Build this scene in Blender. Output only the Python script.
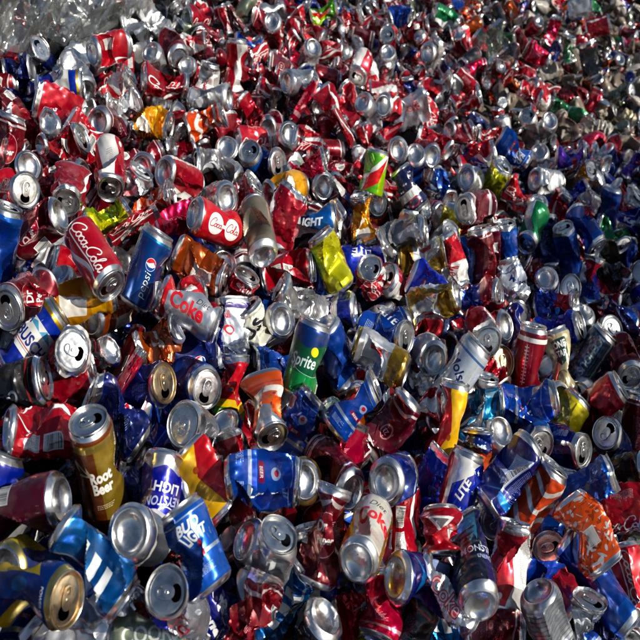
import bpy, math, random
import numpy as np
from mathutils import Matrix, Vector

for o in list(bpy.data.objects):
    bpy.data.objects.remove(o)
S = bpy.context.scene
COL = S.collection
R = math.radians

# ------------------------------------------------------------------ camera
F = 1000.0                         # focal length in photo pixels (640 wide)
PITCH = R(32)
CAM = Vector((0, 0, 1.75))
RIGHT = np.array((1.0, 0, 0))
FWD = np.array((0, math.cos(PITCH), -math.sin(PITCH)))
UP = np.array((0, math.sin(PITCH), math.cos(PITCH)))
CAMN = np.array(CAM)
cd = bpy.data.cameras.new('camera')
cam = bpy.data.objects.new('camera', cd)
COL.objects.link(cam)
cam.location = CAM
cam.rotation_euler = (math.pi / 2 - PITCH, 0, 0)
cd.sensor_width = 36
cd.lens = 36 * F / 640
cd.clip_start = 0.05
cd.clip_end = 500
cd.dof.use_dof = True
cd.dof.focus_distance = 1.45
cd.dof.aperture_fstop = 13.0
S.camera = cam

# ------------------------------------------------------------------ sky, sun, exposure
sun_cam = np.array((0.74, 0.28, 0.50))          # right, up, towards the camera
sd = sun_cam[0] * RIGHT + sun_cam[1] * UP - sun_cam[2] * FWD
sd = sd / np.linalg.norm(sd)
SUN_EL = math.asin(sd[2])
SUN_ROT = math.atan2(sd[0], sd[1])
w = bpy.data.worlds.new('World')
S.world = w
w.use_nodes = True
nt = w.node_tree
nt.nodes.clear()
sky = nt.nodes.new('ShaderNodeTexSky')
sky.sky_type = 'NISHITA'
sky.sun_disc = False
sky.sun_elevation = SUN_EL
sky.sun_rotation = SUN_ROT
bg = nt.nodes.new('ShaderNodeBackground')
bg.inputs[1].default_value = 0.07
wo = nt.nodes.new('ShaderNodeOutputWorld')
nt.links.new(sky.outputs[0], bg.inputs[0])
nt.links.new(bg.outputs[0], wo.inputs[0])
sl = bpy.data.lights.new('sun', 'SUN')
sl.energy = 5.0
sl.angle = R(0.5)
sl.color = (1.0, 0.93, 0.82)
so = bpy.data.objects.new('sun', sl)
COL.objects.link(so)
so.location = (2, -2, 5)
so.rotation_euler = Vector(sd).to_track_quat('Z', 'Y').to_euler()
S.view_settings.view_transform = 'Standard'
S.view_settings.look = 'None'
S.view_settings.exposure = 0.3
S.view_settings.gamma = 1.0
try:
    S.cycles.max_bounces = 6
    S.cycles.glossy_bounces = 4
    S.cycles.diffuse_bounces = 2
    S.cycles.transparent_max_bounces = 12
    S.cycles.caustics_reflective = False
    S.cycles.caustics_refractive = False
    S.cycles.sample_clamp_indirect = 4.0
except Exception:
    pass

# ------------------------------------------------------------------ pile plane (fitted to the can sizes in the photo)
NC = np.array((-0.026 / 0.066, 0.058 / 0.066, (30.5 - 0.026 * 320 + 0.058 * 320) / 0.066 / F))   # right, down, forward
PD = 1.0 / np.linalg.norm(NC)
NCU = NC * PD
NW = -(NCU[0] * RIGHT - NCU[1] * UP + NCU[2] * FWD)        # outward normal of the pile, world
P0 = CAMN - NW * PD                                        # foot point on the pile plane


# The cans in the photograph stand narrower across than they are tall: every lid is an upright oval.
# They are modelled in that shape, OVAL times as wide as deep or high.
OVAL = .75
SQ = np.array((OVAL, 1.0, 1.0))


def ray(x, y):
    d = (x - 320) / F * RIGHT - (y - 320) / F * UP + FWD
    return d


def at(x, y, h=0.0):
    """world point above photo position (x,y) where the pile surface, raised by h, lies"""
    d = ray(x, y)
    t = np.dot(P0 + NW * h - CAMN, NW) / np.dot(d, NW)
    return CAMN + d * t


def project(p):
    q = p - CAMN
    z = q @ FWD
    return 320 + F * (q @ RIGHT) / z, 320 - F * (q @ UP) / z, z


def tag(o, label=None, cat=None, group=None, kind=None):
    if label: o['label'] = label
    if cat: o['category'] = cat
    if group: o['group'] = group
    if kind: o['kind'] = kind
    return o


# ------------------------------------------------------------------ label artwork, painted into generated textures
K = 3
CW, CH = 621, 366                 # 207 mm round, 122 mm high
ALU = (214, 216, 218)


def catmull(pts, n=8, closed=False):
    p = [pts[0]] + list(pts) + [pts[-1]]
    out = []
    for i in range(1, len(p) - 2):
        a, b, c, d = (np.array(p[j], float) for j in (i - 1, i, i + 1, i + 2))
        for k in range(n):
            t = k / n
            out.append(.5 * ((2 * b) + (c - a) * t + (2 * a - 5 * b + 4 * c - d) * t * t + (3 * b - a - 3 * c + d) * t ** 3))
    out.append(np.array(p[-2], float))
    return np.array(out)


_tcache = {}


def text_tris(s, bold=0.0):
    key = (s, bold)
    if key in _tcache: return _tcache[key]
    c = bpy.data.curves.new('lettering', 'FONT')
    c.body = s
    c.align_x = 'CENTER'
    c.size = 1.0
    c.offset = bold
    c.resolution_u = 3
    o = bpy.data.objects.new('lettering', c)
    COL.objects.link(o)
    dg = bpy.context.evaluated_depsgraph_get()
    me = o.evaluated_get(dg).to_mesh()
    me.calc_loop_triangles()
    v = np.zeros(len(me.vertices) * 3)
    me.vertices.foreach_get('co', v)
    v = v.reshape(-1, 3)[:, :2]
    t = np.zeros(len(me.loop_triangles) * 3, dtype=np.int32)
    me.loop_triangles.foreach_get('vertices', t)
    tr = v[t.reshape(-1, 3)].copy()
    o.evaluated_get(dg).to_mesh_clear()
    bpy.data.objects.remove(o)
    bpy.data.curves.remove(c)
    _tcache[key] = tr
    return tr


class Cv:
    def __init__(s, col, met=.45):
        s.c = np.zeros((CH, CW, 3)); s.m = np.zeros((CH, CW))
        s.c[:] = np.array(col) / 255.; s.m[:] = met

    def _blend(s, mask, x0, y0, col, met):
        h, w_ = mask.shape
        ys = np.arange(y0, y0 + h); xs = np.arange(x0, x0 + w_) % CW
        ok = (ys >= 0) & (ys < CH)
        ys = ys[ok]; mask = mask[ok]
        if not len(ys) or not len(xs): return
        ix = np.ix_(ys, xs)
        a = mask[..., None]
        s.c[ix] = s.c[ix] * (1 - a) + a * np.array(col) / 255.
        s.m[ix] = s.m[ix] * (1 - mask) + mask * met

    def _grid(s, x0, x1, y0, y1, ss=2):
        X0, X1 = int(math.floor(x0 * K)), int(math.ceil(x1 * K)) + 1
        Y0, Y1 = int(math.floor(y0 * K)), int(math.ceil(y1 * K)) + 1
        gx = (np.arange((X1 - X0) * ss) + .5) / ss + X0
        gy = (np.arange((Y1 - Y0) * ss) + .5) / ss + Y0
        return X0, Y0, X1 - X0, Y1 - Y0, *np.meshgrid(gx / K, gy / K)

    def _down(s, m, w_, h, ss=2):
        return m.reshape(h, ss, w_, ss).mean(axis=(1, 3))

    def rect(s, x0, x1, z0, z1, col, met=.2):
        s._blend(np.ones((max(1, int(round((z1 - z0) * K))), max(1, int(round((x1 - x0) * K))))), int(round(x0 * K)), int(round(z0 * K)), col, met)

    def band(s, z0, z1, col, met=.2):
        s.rect(0, 207, z0, z1, col, met)

    def poly(s, pts, col, met=.2):
        p = np.array(pts, float)
        X0, Y0, w_, h, gx, gy = s._grid(p[:, 0].min(), p[:, 0].max(), p[:, 1].min(), p[:, 1].max())
        ins = np.zeros(gx.shape, bool)
        for i in range(len(p)):
            (xa, ya), (xb, yb) = p[i], p[i - 1]
            if ya == yb: continue
            c = ((ya > gy) != (yb > gy)) & (gx < (xb - xa) * (gy - ya) / (yb - ya) + xa)
            ins ^= c
        s._blend(s._down(ins.astype(float), w_, h), X0, Y0, col, met)

    def ell(s, x, z, rx, rz, col, met=.2, rot=0):
        t = np.linspace(0, 2 * math.pi, 40, endpoint=False)
        c, d = math.cos(R(rot)), math.sin(R(rot))
        s.poly(np.stack([x + rx * np.cos(t) * c - rz * np.sin(t) * d, z + rx * np.cos(t) * d + rz * np.sin(t) * c], 1), col, met)

    def stroke(s, pts, wd, col, met=.2, vary=0.0):
        p = np.array(pts, float)
        for a, b in zip(p[:-1], p[1:]):
            L = np.linalg.norm(b - a) + 1e-6
            r = wd * .5 * (1 - vary + 2 * vary * abs(b[1] * 1.0 - a[1]) / L) if vary else wd * .5
            X0, Y0, w_, h, gx, gy = s._grid(min(a[0], b[0]) - r, max(a[0], b[0]) + r, min(a[1], b[1]) - r, max(a[1], b[1]) + r)
            t = np.clip(((gx - a[0]) * (b - a)[0] + (gy - a[1]) * (b - a)[1]) / (L * L), 0, 1)
            dd = np.hypot(gx - a[0] - t * (b - a)[0], gy - a[1] - t * (b - a)[1])
            s._blend(s._down((dd < r).astype(float), w_, h), X0, Y0, col, met)

    def tri(s, tr, col, met):
        lo = tr.reshape(-1, 2).min(0); hi = tr.reshape(-1, 2).max(0)
        X0, Y0, w_, h, gx, gy = s._grid(lo[0], hi[0], lo[1], hi[1])
        m = np.zeros(gx.shape)
        sx = gx[0]; sy = gy[:, 0]
        for t in tr:
            i0, i1 = np.searchsorted(sx, (t[:, 0].min(), t[:, 0].max())); j0, j1 = np.searchsorted(sy, (t[:, 1].min(), t[:, 1].max()))
            if i1 <= i0 or j1 <= j0: continue
            X = gx[j0:j1, i0:i1]; Y = gy[j0:j1, i0:i1]
            d = [(t[(k + 1) % 3, 0] - t[k, 0]) * (Y - t[k, 1]) - (t[(k + 1) % 3, 1] - t[k, 1]) * (X - t[k, 0]) for k in range(3)]
            ins = ((d[0] >= -1e-9) & (d[1] >= -1e-9) & (d[2] >= -1e-9)) | ((d[0] <= 1e-9) & (d[1] <= 1e-9) & (d[2] <= 1e-9))
            m[j0:j1, i0:i1] = np.maximum(m[j0:j1, i0:i1], ins)
        s._blend(s._down(m, w_, h), X0, Y0, col, met)

    def text(s, st, x, z, size, col, rot=0, shear=0, bold=.02, sx=1.0, met=.15):
        tr = text_tris(st, bold).copy()
        if not len(tr): return
        tr[..., 1] -= .34
        tr[..., 0] = tr[..., 0] * sx + shear * tr[..., 1]
        tr *= size
        c, d = math.cos(R(rot)), math.sin(R(rot))
        q = np.stack([x + tr[..., 0] * c - tr[..., 1] * d, z + tr[..., 0] * d + tr[..., 1] * c], -1)
        s.tri(q, col, met)

    SC = {'C': ([[(1.9, 1.5), (2.15, 1.9), (1.8, 2.35), (1.1, 2.2), (.35, 1.4), (.1, .6), (.5, .02), (1.3, .05), (1.9, .5)]], 1.75),
          'o': ([[(.6, 1), (.15, .7), (.1, .25), (.5, 0), (.92, .3), (.9, .8), (.6, 1), (.8, .85), (1.1, .85)]], 1.02),
          'c': ([[(.85, .8), (.6, 1), (.15, .7), (.1, .25), (.5, 0), (.95, .25)]], .92),
          'a': ([[(.85, .8), (.6, 1), (.15, .7), (.1, .25), (.45, 0), (.85, .4), (.95, 1), (.9, .3), (1.1, 0), (1.4, .3)]], 1.3),
          'l': ([[(0, .3), (.6, 1.5), (.75, 2.2), (.5, 2.35), (.3, 1.5), (.3, .3), (.55, 0), (.9, .3)]], .8),
          'k': ([[(0, .3), (.6, 1.5), (.7, 2.2), (.45, 2.3), (.3, 1.4), (.3, 0)], [(.3, .5), (.9, 1), (.8, .6), (.45, .5), (1, 0), (1.25, .25)]], 1.2),
          'e': ([[(.15, .5), (.8, .6), (.75, .95), (.45, 1), (.12, .6), (.2, .15), (.5, 0), (1.1, .35)]], .95),
          '-': ([[(0, .5), (.5, .6)]], .6)}

    def script(s, word, x, z, size, col, rot=0, wd=.26, met=.15, tail=False):
        W = sum(Cv.SC[c][1] for c in word)
        px = -W / 2
        c_, d_ = math.cos(R(rot)), math.sin(R(rot))

        def T(p):
            p = np.array(p, float)
            p = np.stack([p[:, 0] + .22 * p[:, 1], p[:, 1] - .7], 1) * size
            return np.stack([x + p[:, 0] * c_ - p[:, 1] * d_, z + p[:, 0] * d_ + p[:, 1] * c_], 1)
        for ch in word:
            for st in Cv.SC[ch][0]:
                q = catmull(st, 5) + (px, 0)
                s.stroke(T(q), wd * size, col, met, 0)
            px += Cv.SC[ch][1]
        if tail:
            q = catmull([(-W / 2 + .5, .1), (-W / 2 + .9, -.7), (0, -.55), (W * .2, -.35), (W * .42, -.5)], 6)
            s.stroke(T(q), wd * size, col, met, 0)

    def barcode(s, x, z, w_=24, h=16, bg=(235, 235, 230), rot=False, seed=1):
        s.rect(x - w_ / 2, x + w_ / 2, z - h / 2, z + h / 2, bg, .05)
        rg = random.Random(seed)
        p = 2.0
        n = (h if rot else w_) - 2
        while p < n:
            b = rg.choice((.35, .5, .9))
            if rot: s.rect(x - w_ / 2 + 2, x + w_ / 2 - 2, z - h / 2 + p, z - h / 2 + p + b, (40, 40, 45), .05)
            else: s.rect(x - w_ / 2 + p, x - w_ / 2 + p + b, z - h / 2 + 2, z + h / 2 - 2, (40, 40, 45), .05)
            p += b + rg.choice((.5, .8, 1.1))

    def facts(s, x, z, w_=22, h=42, col=(235, 235, 235), seed=2, bg=None):
        if bg: s.rect(x - w_ / 2, x + w_ / 2, z - h / 2, z + h / 2, bg, .1)
        rg = random.Random(seed)
        q = z + h / 2 - 2
        while q > z - h / 2 + 1.5:
            L = rg.uniform(.5, .92) * w_
            k = x - w_ / 2 + 1
            while k < x - w_ / 2 + L:
                g = rg.uniform(1.2, 4)
                s.rect(k, min(k + g, x + w_ / 2 - 1), q - .7, q, col, .1)
                k += g + .8
            q -= 1.9


def ends(c, z0=8, z1=112, col=ALU):
    c.band(0, z0, col, 1.0); c.band(z1, 122, col, 1.0)


W_ = (240, 240, 236)
D = {}


def design(name, desc, short=None, rough=.28):
    def deco(fn):
        D[name] = dict(desc=desc, short=short or desc, fn=fn, rough=rough)
        return fn
    return deco


def wave(c, x0, col=W_, w_=7, met=.1):
    t = np.linspace(0, 1, 30)
    zz = 8 + 104 * t
    xx = x0 + 9 * np.sin(t * 5.2 + .4)
    wd = w_ * (.35 + .9 * np.sin(t * math.pi) ** 1)
    c.poly(np.concatenate([np.stack([xx - wd / 2, zz], 1), np.stack([xx + wd / 2, zz], 1)[::-1]]), col, met)
    c.poly(np.concatenate([np.stack([xx + wd / 2 + 1.2, zz], 1), np.stack([xx + wd / 2 + 2.2, zz], 1)[::-1]]), (170, 170, 172), .9)


@design('coke', 'red cola can with white script lettering')
def _(c=None):
    c = Cv((186, 8, 32), .5)
    for sx in (103.5, 0):
        c.script('Coca-Cola', sx, 60, 9.6, W_, 90, .24, tail=True)
        wave(c, sx + 25)
    c.facts(54, 66, 20, 46, (240, 225, 225)); c.barcode(160, 40, 22, 30, rot=True)
    c.facts(160, 84, 22, 26, (60, 60, 60), bg=(215, 215, 215))
    ends(c); return c


@design('cola_discs', 'red cola can with script in two white discs')
def _():
    c = Cv((198, 10, 30), .42)
    for sx in (103.5, 0):
        for z, t in ((40, 'Coca'), (82, 'Cola')):
            c.ell(sx, z, 19, 18, W_, .05)
            c.script(t, sx + 1, z, 6.2, (190, 15, 30), 90, .24)
        c.rect(sx - 3, sx + 3, 56, 66, W_, .05)
    c.facts(54, 60, 20, 46, (240, 225, 225)); c.barcode(156, 62, 20, 30, rot=True)
    ends(c); return c


@design('coke_bar', 'red can with white bar code panel')
def _():
    c = Cv((178, 8, 32), .52)
    wave(c, 60); wave(c, 150)
    c.barcode(103, 72, 24, 30, rot=True); c.facts(103, 38, 24, 26, (60, 60, 60), bg=(205, 205, 205))
    c.script('Coca-Cola', 10, 60, 9.6, W_, 90)
    ends(c); return c


@design('red', 'plain red can')
def _():
    c = Cv((168, 8, 34), .62)
    wave(c, 70); c.script('Coca-Cola', 20, 60, 9.6, W_, 90); c.facts(160, 60, 22, 50, (235, 200, 200))
    ends(c); return c


@design('darkred', 'dark red can')
def _():
    c = Cv((120, 8, 26), .55)
    c.facts(103, 60, 26, 56, (220, 170, 175)); c.barcode(160, 70, 22, 26)
    c.band(104, 107, (225, 215, 215), .5)
    ends(c); return c


@design('crush_pink', 'pinkish red metallic can')
def _():
    c = Cv((215, 40, 75), .8)
    c.band(20, 26, (240, 180, 190), .7); c.facts(103, 60, 30, 50, (250, 200, 210))
    ends(c); return c


@design('cola_white', 'red and white cola can with script lettering')
def _():
    c = Cv((186, 12, 34), .45)
    c.band(62, 112, (228, 226, 222), .5)
    for sx in (103.5, 0):
        c.script('Coke', sx, 60, 12, (150, 12, 28), 90, .2)
        wave(c, sx + 30)
    ends(c); return c


@design('diet', 'silver can with large red word and black script', 'silver diet cola can')
def _():
    c = Cv((196, 200, 205), .85)
    c.band(8, 17, (200, 20, 30), .4)
    for sx in (103.5, 0):
        c.text('Coke', sx, 58, 34, (205, 18, 34), 90, 0, .035, .92)
        c.text('Diet', sx - 17, 86, 15, (25, 25, 28), 90, .35, .0)
        c.ell(sx - 15, 32, 4, 4, W_, .2); c.ell(sx - 15, 32, 2, 2, (190, 30, 40), .2)
    c.facts(54, 60, 20, 60, (90, 90, 95)); c.barcode(160, 60, 20, 30, rot=True)
    ends(c); return c


@design('diet_gold', 'gold and white can with red and black lettering', 'gold diet cola can')
def _():
    c = Cv((226, 222, 212), .5)
    c.rect(134, 190, 8, 112, (190, 150, 70), .8)
    c.rect(28, 60, 8, 112, (190, 150, 70), .8)
    for sx in (103.5,):
        c.text('Coke', sx, 62, 36, (205, 18, 34), 0, 0, .035, .85)
        c.text('Diet', sx, 88, 17, (25, 25, 28), 0, .35, .0)
        c.facts(sx, 24, 40, 14, (200, 90, 100))
    ends(c); return c


@design('diet_foil', 'silver can with round red letters')
def _():
    c = Cv((205, 208, 212), .9)
    for sx in (103.5, 0):
        c.text('Coke', sx, 60, 30, (185, 20, 34), 90, 0, .06, .9)
        c.text('Coke', sx, 60, 30, (215, 200, 200), 90, 0, .0, .9, .6)
    ends(c); return c


def globe(c, x, z, r=11):
    c.ell(x, z, r, r, W_, .05)
    t = np.linspace(0, math.pi, 20)
    c.poly(np.concatenate([np.stack([x + r * .93 * np.cos(t), z + r * .93 * np.sin(t)], 1), [(x - r * .93, z), (x - r * .3, z + r * .12), (x + r * .4, z + r * .5)]]), (210, 30, 45), .2)
    c.poly(np.concatenate([np.stack([x + r * .93 * np.cos(-t), z + r * .93 * np.sin(-t)], 1), [(x - r * .93, z - 1), (x - r * .2, z - r * .45), (x + r * .5, z - r * .35)]]), (15, 60, 150), .2)


@design('pepsi', 'blue can with round red white and blue emblem', 'blue cola can')
def _():
    c = Cv((10, 62, 132), .6)
    for sx in (103.5, 0):
        globe(c, sx, 74, 10)
        c.text('pepsi', sx, 42, 20, W_, 90, .1, -.005)
    c.facts(60, 56, 24, 76, (190, 210, 225)); c.facts(146, 88, 14, 16, (20, 60, 110), bg=W_); c.barcode(160, 40, 20, 28, rot=True)
    c.band(108, 112, (30, 110, 170), .8)
    ends(c); return c


@design('pepsi_dark', 'dark blue can')
def _():
    c = Cv((10, 26, 92), .6)
    globe(c, 150, 60, 14); c.facts(103, 60, 28, 60, (150, 170, 210)); c.facts(30, 60, 26, 60, (150, 170, 210))
    ends(c); return c


@design('blue', 'plain blue can')
def _():
    c = Cv((12, 60, 150), .6)
    c.band(96, 112, (14, 84, 178), .6); c.facts(30, 60, 26, 60, (180, 200, 230))
    ends(c); return c


@design('royal', 'royal blue can')
def _():
    c = Cv((16, 40, 165), .65)
    c.facts(103, 60, 30, 30, (190, 200, 235)); c.text('LITE', 20, 60, 24, W_, 90)
    c.rect(140, 165, 8, 112, (200, 205, 215), .8)
    ends(c); return c


@design('sprite', 'green and blue can with white lettering and yellow dot', 'green and blue lemon-lime can')
def _():
    c = Cv((4, 92, 52), .45)
    c.poly([(0, 112), (0, 84), (52, 96), (103, 80), (155, 96), (207, 84), (207, 112)], (10, 52, 120), .5)
    c.band(8, 40, (20, 150, 70), .5)
    for x_ in (54, 156): c.facts(x_, 56, 22, 70, (190, 215, 205)); c.barcode(x_, 24, 20, 14)
    for sx in (103.5, 0):
        c.text('Sprite', sx, 60, 27, (235, 240, 240), 4, .22, .02, .78, .3)
        c.ell(sx + 17, 78, 7.5, 7.5, (250, 205, 20), .1); c.ell(sx + 17, 78, 5, 5, (252, 220, 60), .1)
        c.stroke(catmull([(sx - 40, 74), (sx - 10, 44), (sx + 40, 40)], 6), .8, (200, 225, 215), .3)
    ends(c); return c


@design('rootbeer', 'tall brown and gold can with white root beer lettering', 'brown root beer can')
def _():
    c = Cv((112, 58, 34), .6)
    c.rect(100, 176, 8, 112, (186, 156, 76), .8)
    c.rect(150, 168, 8, 60, (210, 205, 190), .5)
    c.band(104, 112, (176, 152, 84), .85)
    c.text('Root', 103.5, 76, 17, W_, 0, 0, .045, .95); c.text('Beer', 103.5, 63, 17, W_, 0, 0, .045, .95)
    c.poly([(68, 96), (84, 84), (84, 90), (92, 78), (70, 78), (74, 82), (64, 90)], (230, 215, 180), .5)
    c.poly([(71, 92), (82, 83), (86, 80), (74, 81)], (96, 50, 26), .6)
    c.text('Root Beer', 140, 92, 7, W_, 70, 0, .02)
    c.facts(150, 44, 16, 40, (90, 64, 36)); c.facts(56, 50, 22, 60, (190, 150, 110)); c.facts(103, 42, 30, 8, (225, 210, 180))
    c.band(8, 22, (70, 36, 30), .6)
    ends(c, 6, 116); return c


@design('drp', 'dark red can with white oval lettering', 'dark red pepper soda can')
def _():
    c = Cv((104, 10, 26), .5)
    c.band(104, 108, (225, 215, 215), .5)
    for sx in (103.5, 0):
        c.ell(sx, 64, 24, 27, (150, 30, 44), .5)
        c.stroke([(sx + 24 * math.cos(t), 64 + 27 * math.sin(t)) for t in np.linspace(0, 6.3, 40)], .9, (225, 205, 205), .4)
        c.text('Dr', sx - 8, 74, 19, W_, 8, .15, .035, .9); c.text('Pepper', sx, 58, 14.5, W_, 8, .15, .03, .85)
    c.barcode(54, 60, 24, 32); c.facts(156, 60, 24, 60, (225, 190, 195))
    ends(c); return c


@design('maroon', 'maroon can with white bands')
def _():
    c = Cv((92, 8, 34), .45)
    c.band(98, 104, (228, 222, 220), .4); c.band(106, 108, (228, 222, 220), .4); c.band(14, 18, (228, 222, 220), .4)
    c.ell(103, 60, 13, 13, (200, 150, 150), .5); c.ell(103, 60, 10, 10, (92, 8, 34), .5); c.text('23', 103, 60, 11, (230, 210, 210))
    c.facts(30, 60, 26, 60, (210, 170, 175))
    ends(c); return c


@design('maroon_bar', 'maroon can with white nutrition panel')
def _():
    c = Cv((84, 4, 32), .4)
    c.barcode(122, 78, 30, 24, (225, 225, 222)); c.facts(84, 60, 20, 50, (170, 120, 130)); c.facts(20, 60, 26, 60, (190, 150, 155))
    ends(c); return c


def bud(c, sx, col=W_):
    c.text('BUD', sx, 92, 19, col, 0, .18, .04, .9, .3); c.text('LIGHT', sx + 2, 78, 17, col, 0, .18, .04, .9, .3)


@design('budlight', 'bright blue can with white beer lettering')
def _():
    c = Cv((8, 84, 186), .6)
    for sx in (103.5, 0):
        bud(c, sx)
        c.rect(sx - 17, sx + 9, 47, 55, (200, 40, 50), .3); c.text('BEER', sx - 4, 51, 7, W_, 0, 0, .02)
        c.rect(sx + 9, sx + 40, 48, 53, (190, 205, 225), .8)
        c.ell(sx, 66, 5, 5, (180, 60, 70), .4)
    c.facts(54, 60, 18, 50, (170, 195, 225)); c.barcode(160, 70, 22, 26, (200, 210, 220)); c.facts(103, 30, 34, 14, (180, 200, 230)); c.band(104, 106, (190, 205, 225), .8)
    ends(c); return c


@design('blue_emblem', 'blue can with small red emblem')
def _():
    c = Cv((12, 70, 172), .6)
    for sx in (103.5, 0):
        c.ell(sx, 78, 8, 8, (170, 190, 220), .5); c.ell(sx - 1, 79, 4, 4, (195, 60, 75), .4)
        c.band(36, 42, (180, 195, 215), .7)
        c.rect(sx - 12, sx + 12, 52, 60, (150, 40, 70), .4); c.text('BEER', sx, 56, 6.5, W_)
        c.text('LITE', sx + 32, 60, 24, W_, 90, .2, .03)
    c.barcode(60, 90, 22, 18); c.facts(84, 24, 26, 14, (190, 205, 230)); c.facts(140, 96, 30, 12, (150, 175, 220)); c.facts(128, 24, 24, 14, (190, 205, 230))
    c.band(104, 106, (150, 175, 215), .8); c.poly([(120, 66), (150, 90), (160, 60), (146, 46)], (8, 44, 140), .75)
    ends(c); return c


@design('platinum', 'navy blue and white can with silver lettering')
def _():
    c = Cv((10, 20, 62), .5)
    c.rect(70, 140, 60, 112, (16, 90, 170), .6)
    c.band(8, 40, (222, 222, 220), .5)
    for sx in (103.5, 0):
        c.text('LIGHT', sx, 62, 21, (230, 236, 240), 90, .2, .05, .95)
    c.rect(122, 150, 8, 112, (222, 222, 220), .4)
    ends(c); return c


@design('busch', 'white can with blue bands and blue lettering', 'white and blue beer can')
def _():
    c = Cv((226, 224, 216), .3)
    c.band(8, 36, (20, 40, 140), .5); c.band(88, 106, (20, 50, 170), .5)
    c.band(106, 112, (190, 150, 70), .9)
    for sx in (103.5, 0):
        c.text('BUSCH', sx, 58, 24, (16, 28, 110), 0, 0, .03, .85)
        c.rect(sx - 30, sx + 30, 46, 47.2, (190, 40, 50), .3); c.rect(sx - 30, sx + 30, 43, 43.8, (16, 28, 110), .3)
        c.poly([(sx - 30, 78), (sx - 12, 86), (sx, 77), (sx + 10, 88), (sx + 28, 76)], (110, 180, 215), .5)
        c.text('H', sx - 26, 80, 16, (16, 28, 110), 0, 0, .03)
    ends(c); return c


@design('keystone', 'blue and silver can with white slanted lettering', 'blue and silver light beer can')
def _():
    c = Cv((14, 22, 160), .6)
    c.poly([(0, 8), (0, 26), (26, 38), (52, 24), (80, 40), (103, 26), (130, 38), (155, 22), (180, 40), (207, 26), (207, 8)], (205, 208, 212), .9)
    for sx in (103.5, 0):
        c.text('KEYSTONE', sx, 84, 20, (205, 212, 235), 6, .2, .03, .72, .4); c.text('LIGHT', sx, 62, 22, W_, 0, .1, .03, .9, .3)
        c.stroke(catmull([(sx - 30, 100), (sx - 8, 92), (sx + 12, 104), (sx + 34, 94)], 6), 2, W_, .4)
    ends(c); return c


@design('keystone_s', 'silver and navy can with curly lettering')
def _():
    c = Cv((18, 26, 120), .6)
    c.rect(96, 130, 8, 112, (205, 206, 208), .9)
    c.text('Keystone', 80, 60, 22, W_, 90, .2, .05, .9, .4); c.stroke(catmull([(60, 12), (66, 50), (60, 80), (70, 108)], 6), 1.4, W_, .4)
    c.text('Light', 20, 60, 22, W_, 90, .2, .05)
    ends(c); return c


@design('football_red', 'glossy red can with white football laces', 'red football can')
def _():
    c = Cv((150, 14, 38), .75)
    c.band(96, 104, W_, .3); c.band(104, 112, (110, 8, 28), .6); c.band(12, 17, W_, .3)
    for k in range(11): c.rect(82, 92, 26 + 6 * k, 28 + 6 * k, (225, 225, 225), .3)
    c.rect(86, 88, 22, 92, (225, 225, 225), .3)
    c.facts(150, 60, 30, 60, (210, 150, 165)); c.facts(10, 60, 30, 60, (210, 150, 165))
    ends(c); return c


@design('football_navy', 'navy can with arched white football lettering', 'navy football can')
def _():
    c = Cv((14, 24, 52), .4)
    for i, sx in enumerate((60, 130, 200)): c.text('FOOTBALL', sx, 26, 15, W_, 0, 0, .04, .95)
    c.band(36, 38, (190, 190, 190), .7); c.band(14, 16, (190, 190, 190), .7)
    c.poly([(80, 60), (103, 96), (130, 70), (116, 54)], (30, 90, 150), .6)
    ends(c, 12); return c


@design('lonestar', 'cream can with green and white lettering', 'cream and green beer can')
def _():
    c = Cv((196, 184, 148), .45)
    for sx in (103.5, 0):
        c.poly([(sx - 22, 70), (sx - 22, 104), (sx + 22, 104), (sx + 22, 70), (sx, 58)], (26, 56, 44), .3)
        c.text('LONE', sx, 94, 15, W_, 0, 0, .04); c.text('STAR', sx, 79, 15, W_, 0, 0, .04)
        c.stroke([(sx + 12 * math.cos(t), 38 + 12 * math.sin(t)) for t in np.linspace(0, 6.3, 24)], 2, (120, 105, 70), .4)
    ends(c); return c


@design('icehouse', 'navy and grey can with large block letters', 'navy ice beer can')
def _():
    c = Cv((24, 36, 62), .5)
    for sx in (103.5, 0):
        c.rect(sx - 16, sx + 16, 12, 108, (46, 66, 92), .6)
        c.text('ICEHOUSE', sx, 60, 23, (130, 155, 185), -90, 0, .04, .9, .6)
    c.rect(130, 136, 8, 112, (170, 180, 190), .8)
    ends(c); return c


@design('monster', 'tall black can with blue energy drink lettering', 'tall black energy drink can')
def _():
    c = Cv((14, 16, 34), .35)
    c.rect(108, 150, 8, 112, (30, 24, 86), .55)
    c.poly([(56, 66), (58, 108), (104, 110), (102, 64), (96, 74), (90, 62), (82, 76), (72, 60), (66, 72)], (80, 150, 185), .6)
    c.poly([(62, 88), (100, 88), (96, 84), (66, 84)], (14, 16, 34), .4); c.poly([(64, 78), (98, 78), (90, 74), (70, 74)], (20, 24, 44), .4)
    c.text('MONSTER', 103.5, 50, 15, (215, 222, 235), 0, 0, .01, .95); c.text('ENERGY', 112, 38, 8, (170, 180, 210), 0)
    ends(c, 8, 114); return c


@design('stars', 'navy can with white stars and a white panel', 'navy star-patterned can')
def _():
    c = Cv((22, 30, 70), .45)
    c.rect(0, 207, 62, 84, (224, 224, 220), .3)
    for x in range(8, 207, 10): c.rect(x, x + 1, 66, 80, (60, 60, 70), .2)
    for i in range(22):
        x, z = (i * 37) % 207, 16 + (i * 23) % 42
        c.poly([(x + (4 if k % 2 == 0 else 1.7) * math.sin(k * math.pi / 5), z + (4 if k % 2 == 0 else 1.7) * math.cos(k * math.pi / 5)) for k in range(10)], W_, .3)
    c.stroke([(103 + 15 * math.cos(t), 96 + 10 * math.sin(t)) for t in np.linspace(0, 6.3, 24)], 3, (190, 50, 60), .4)
    ends(c); return c


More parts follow.
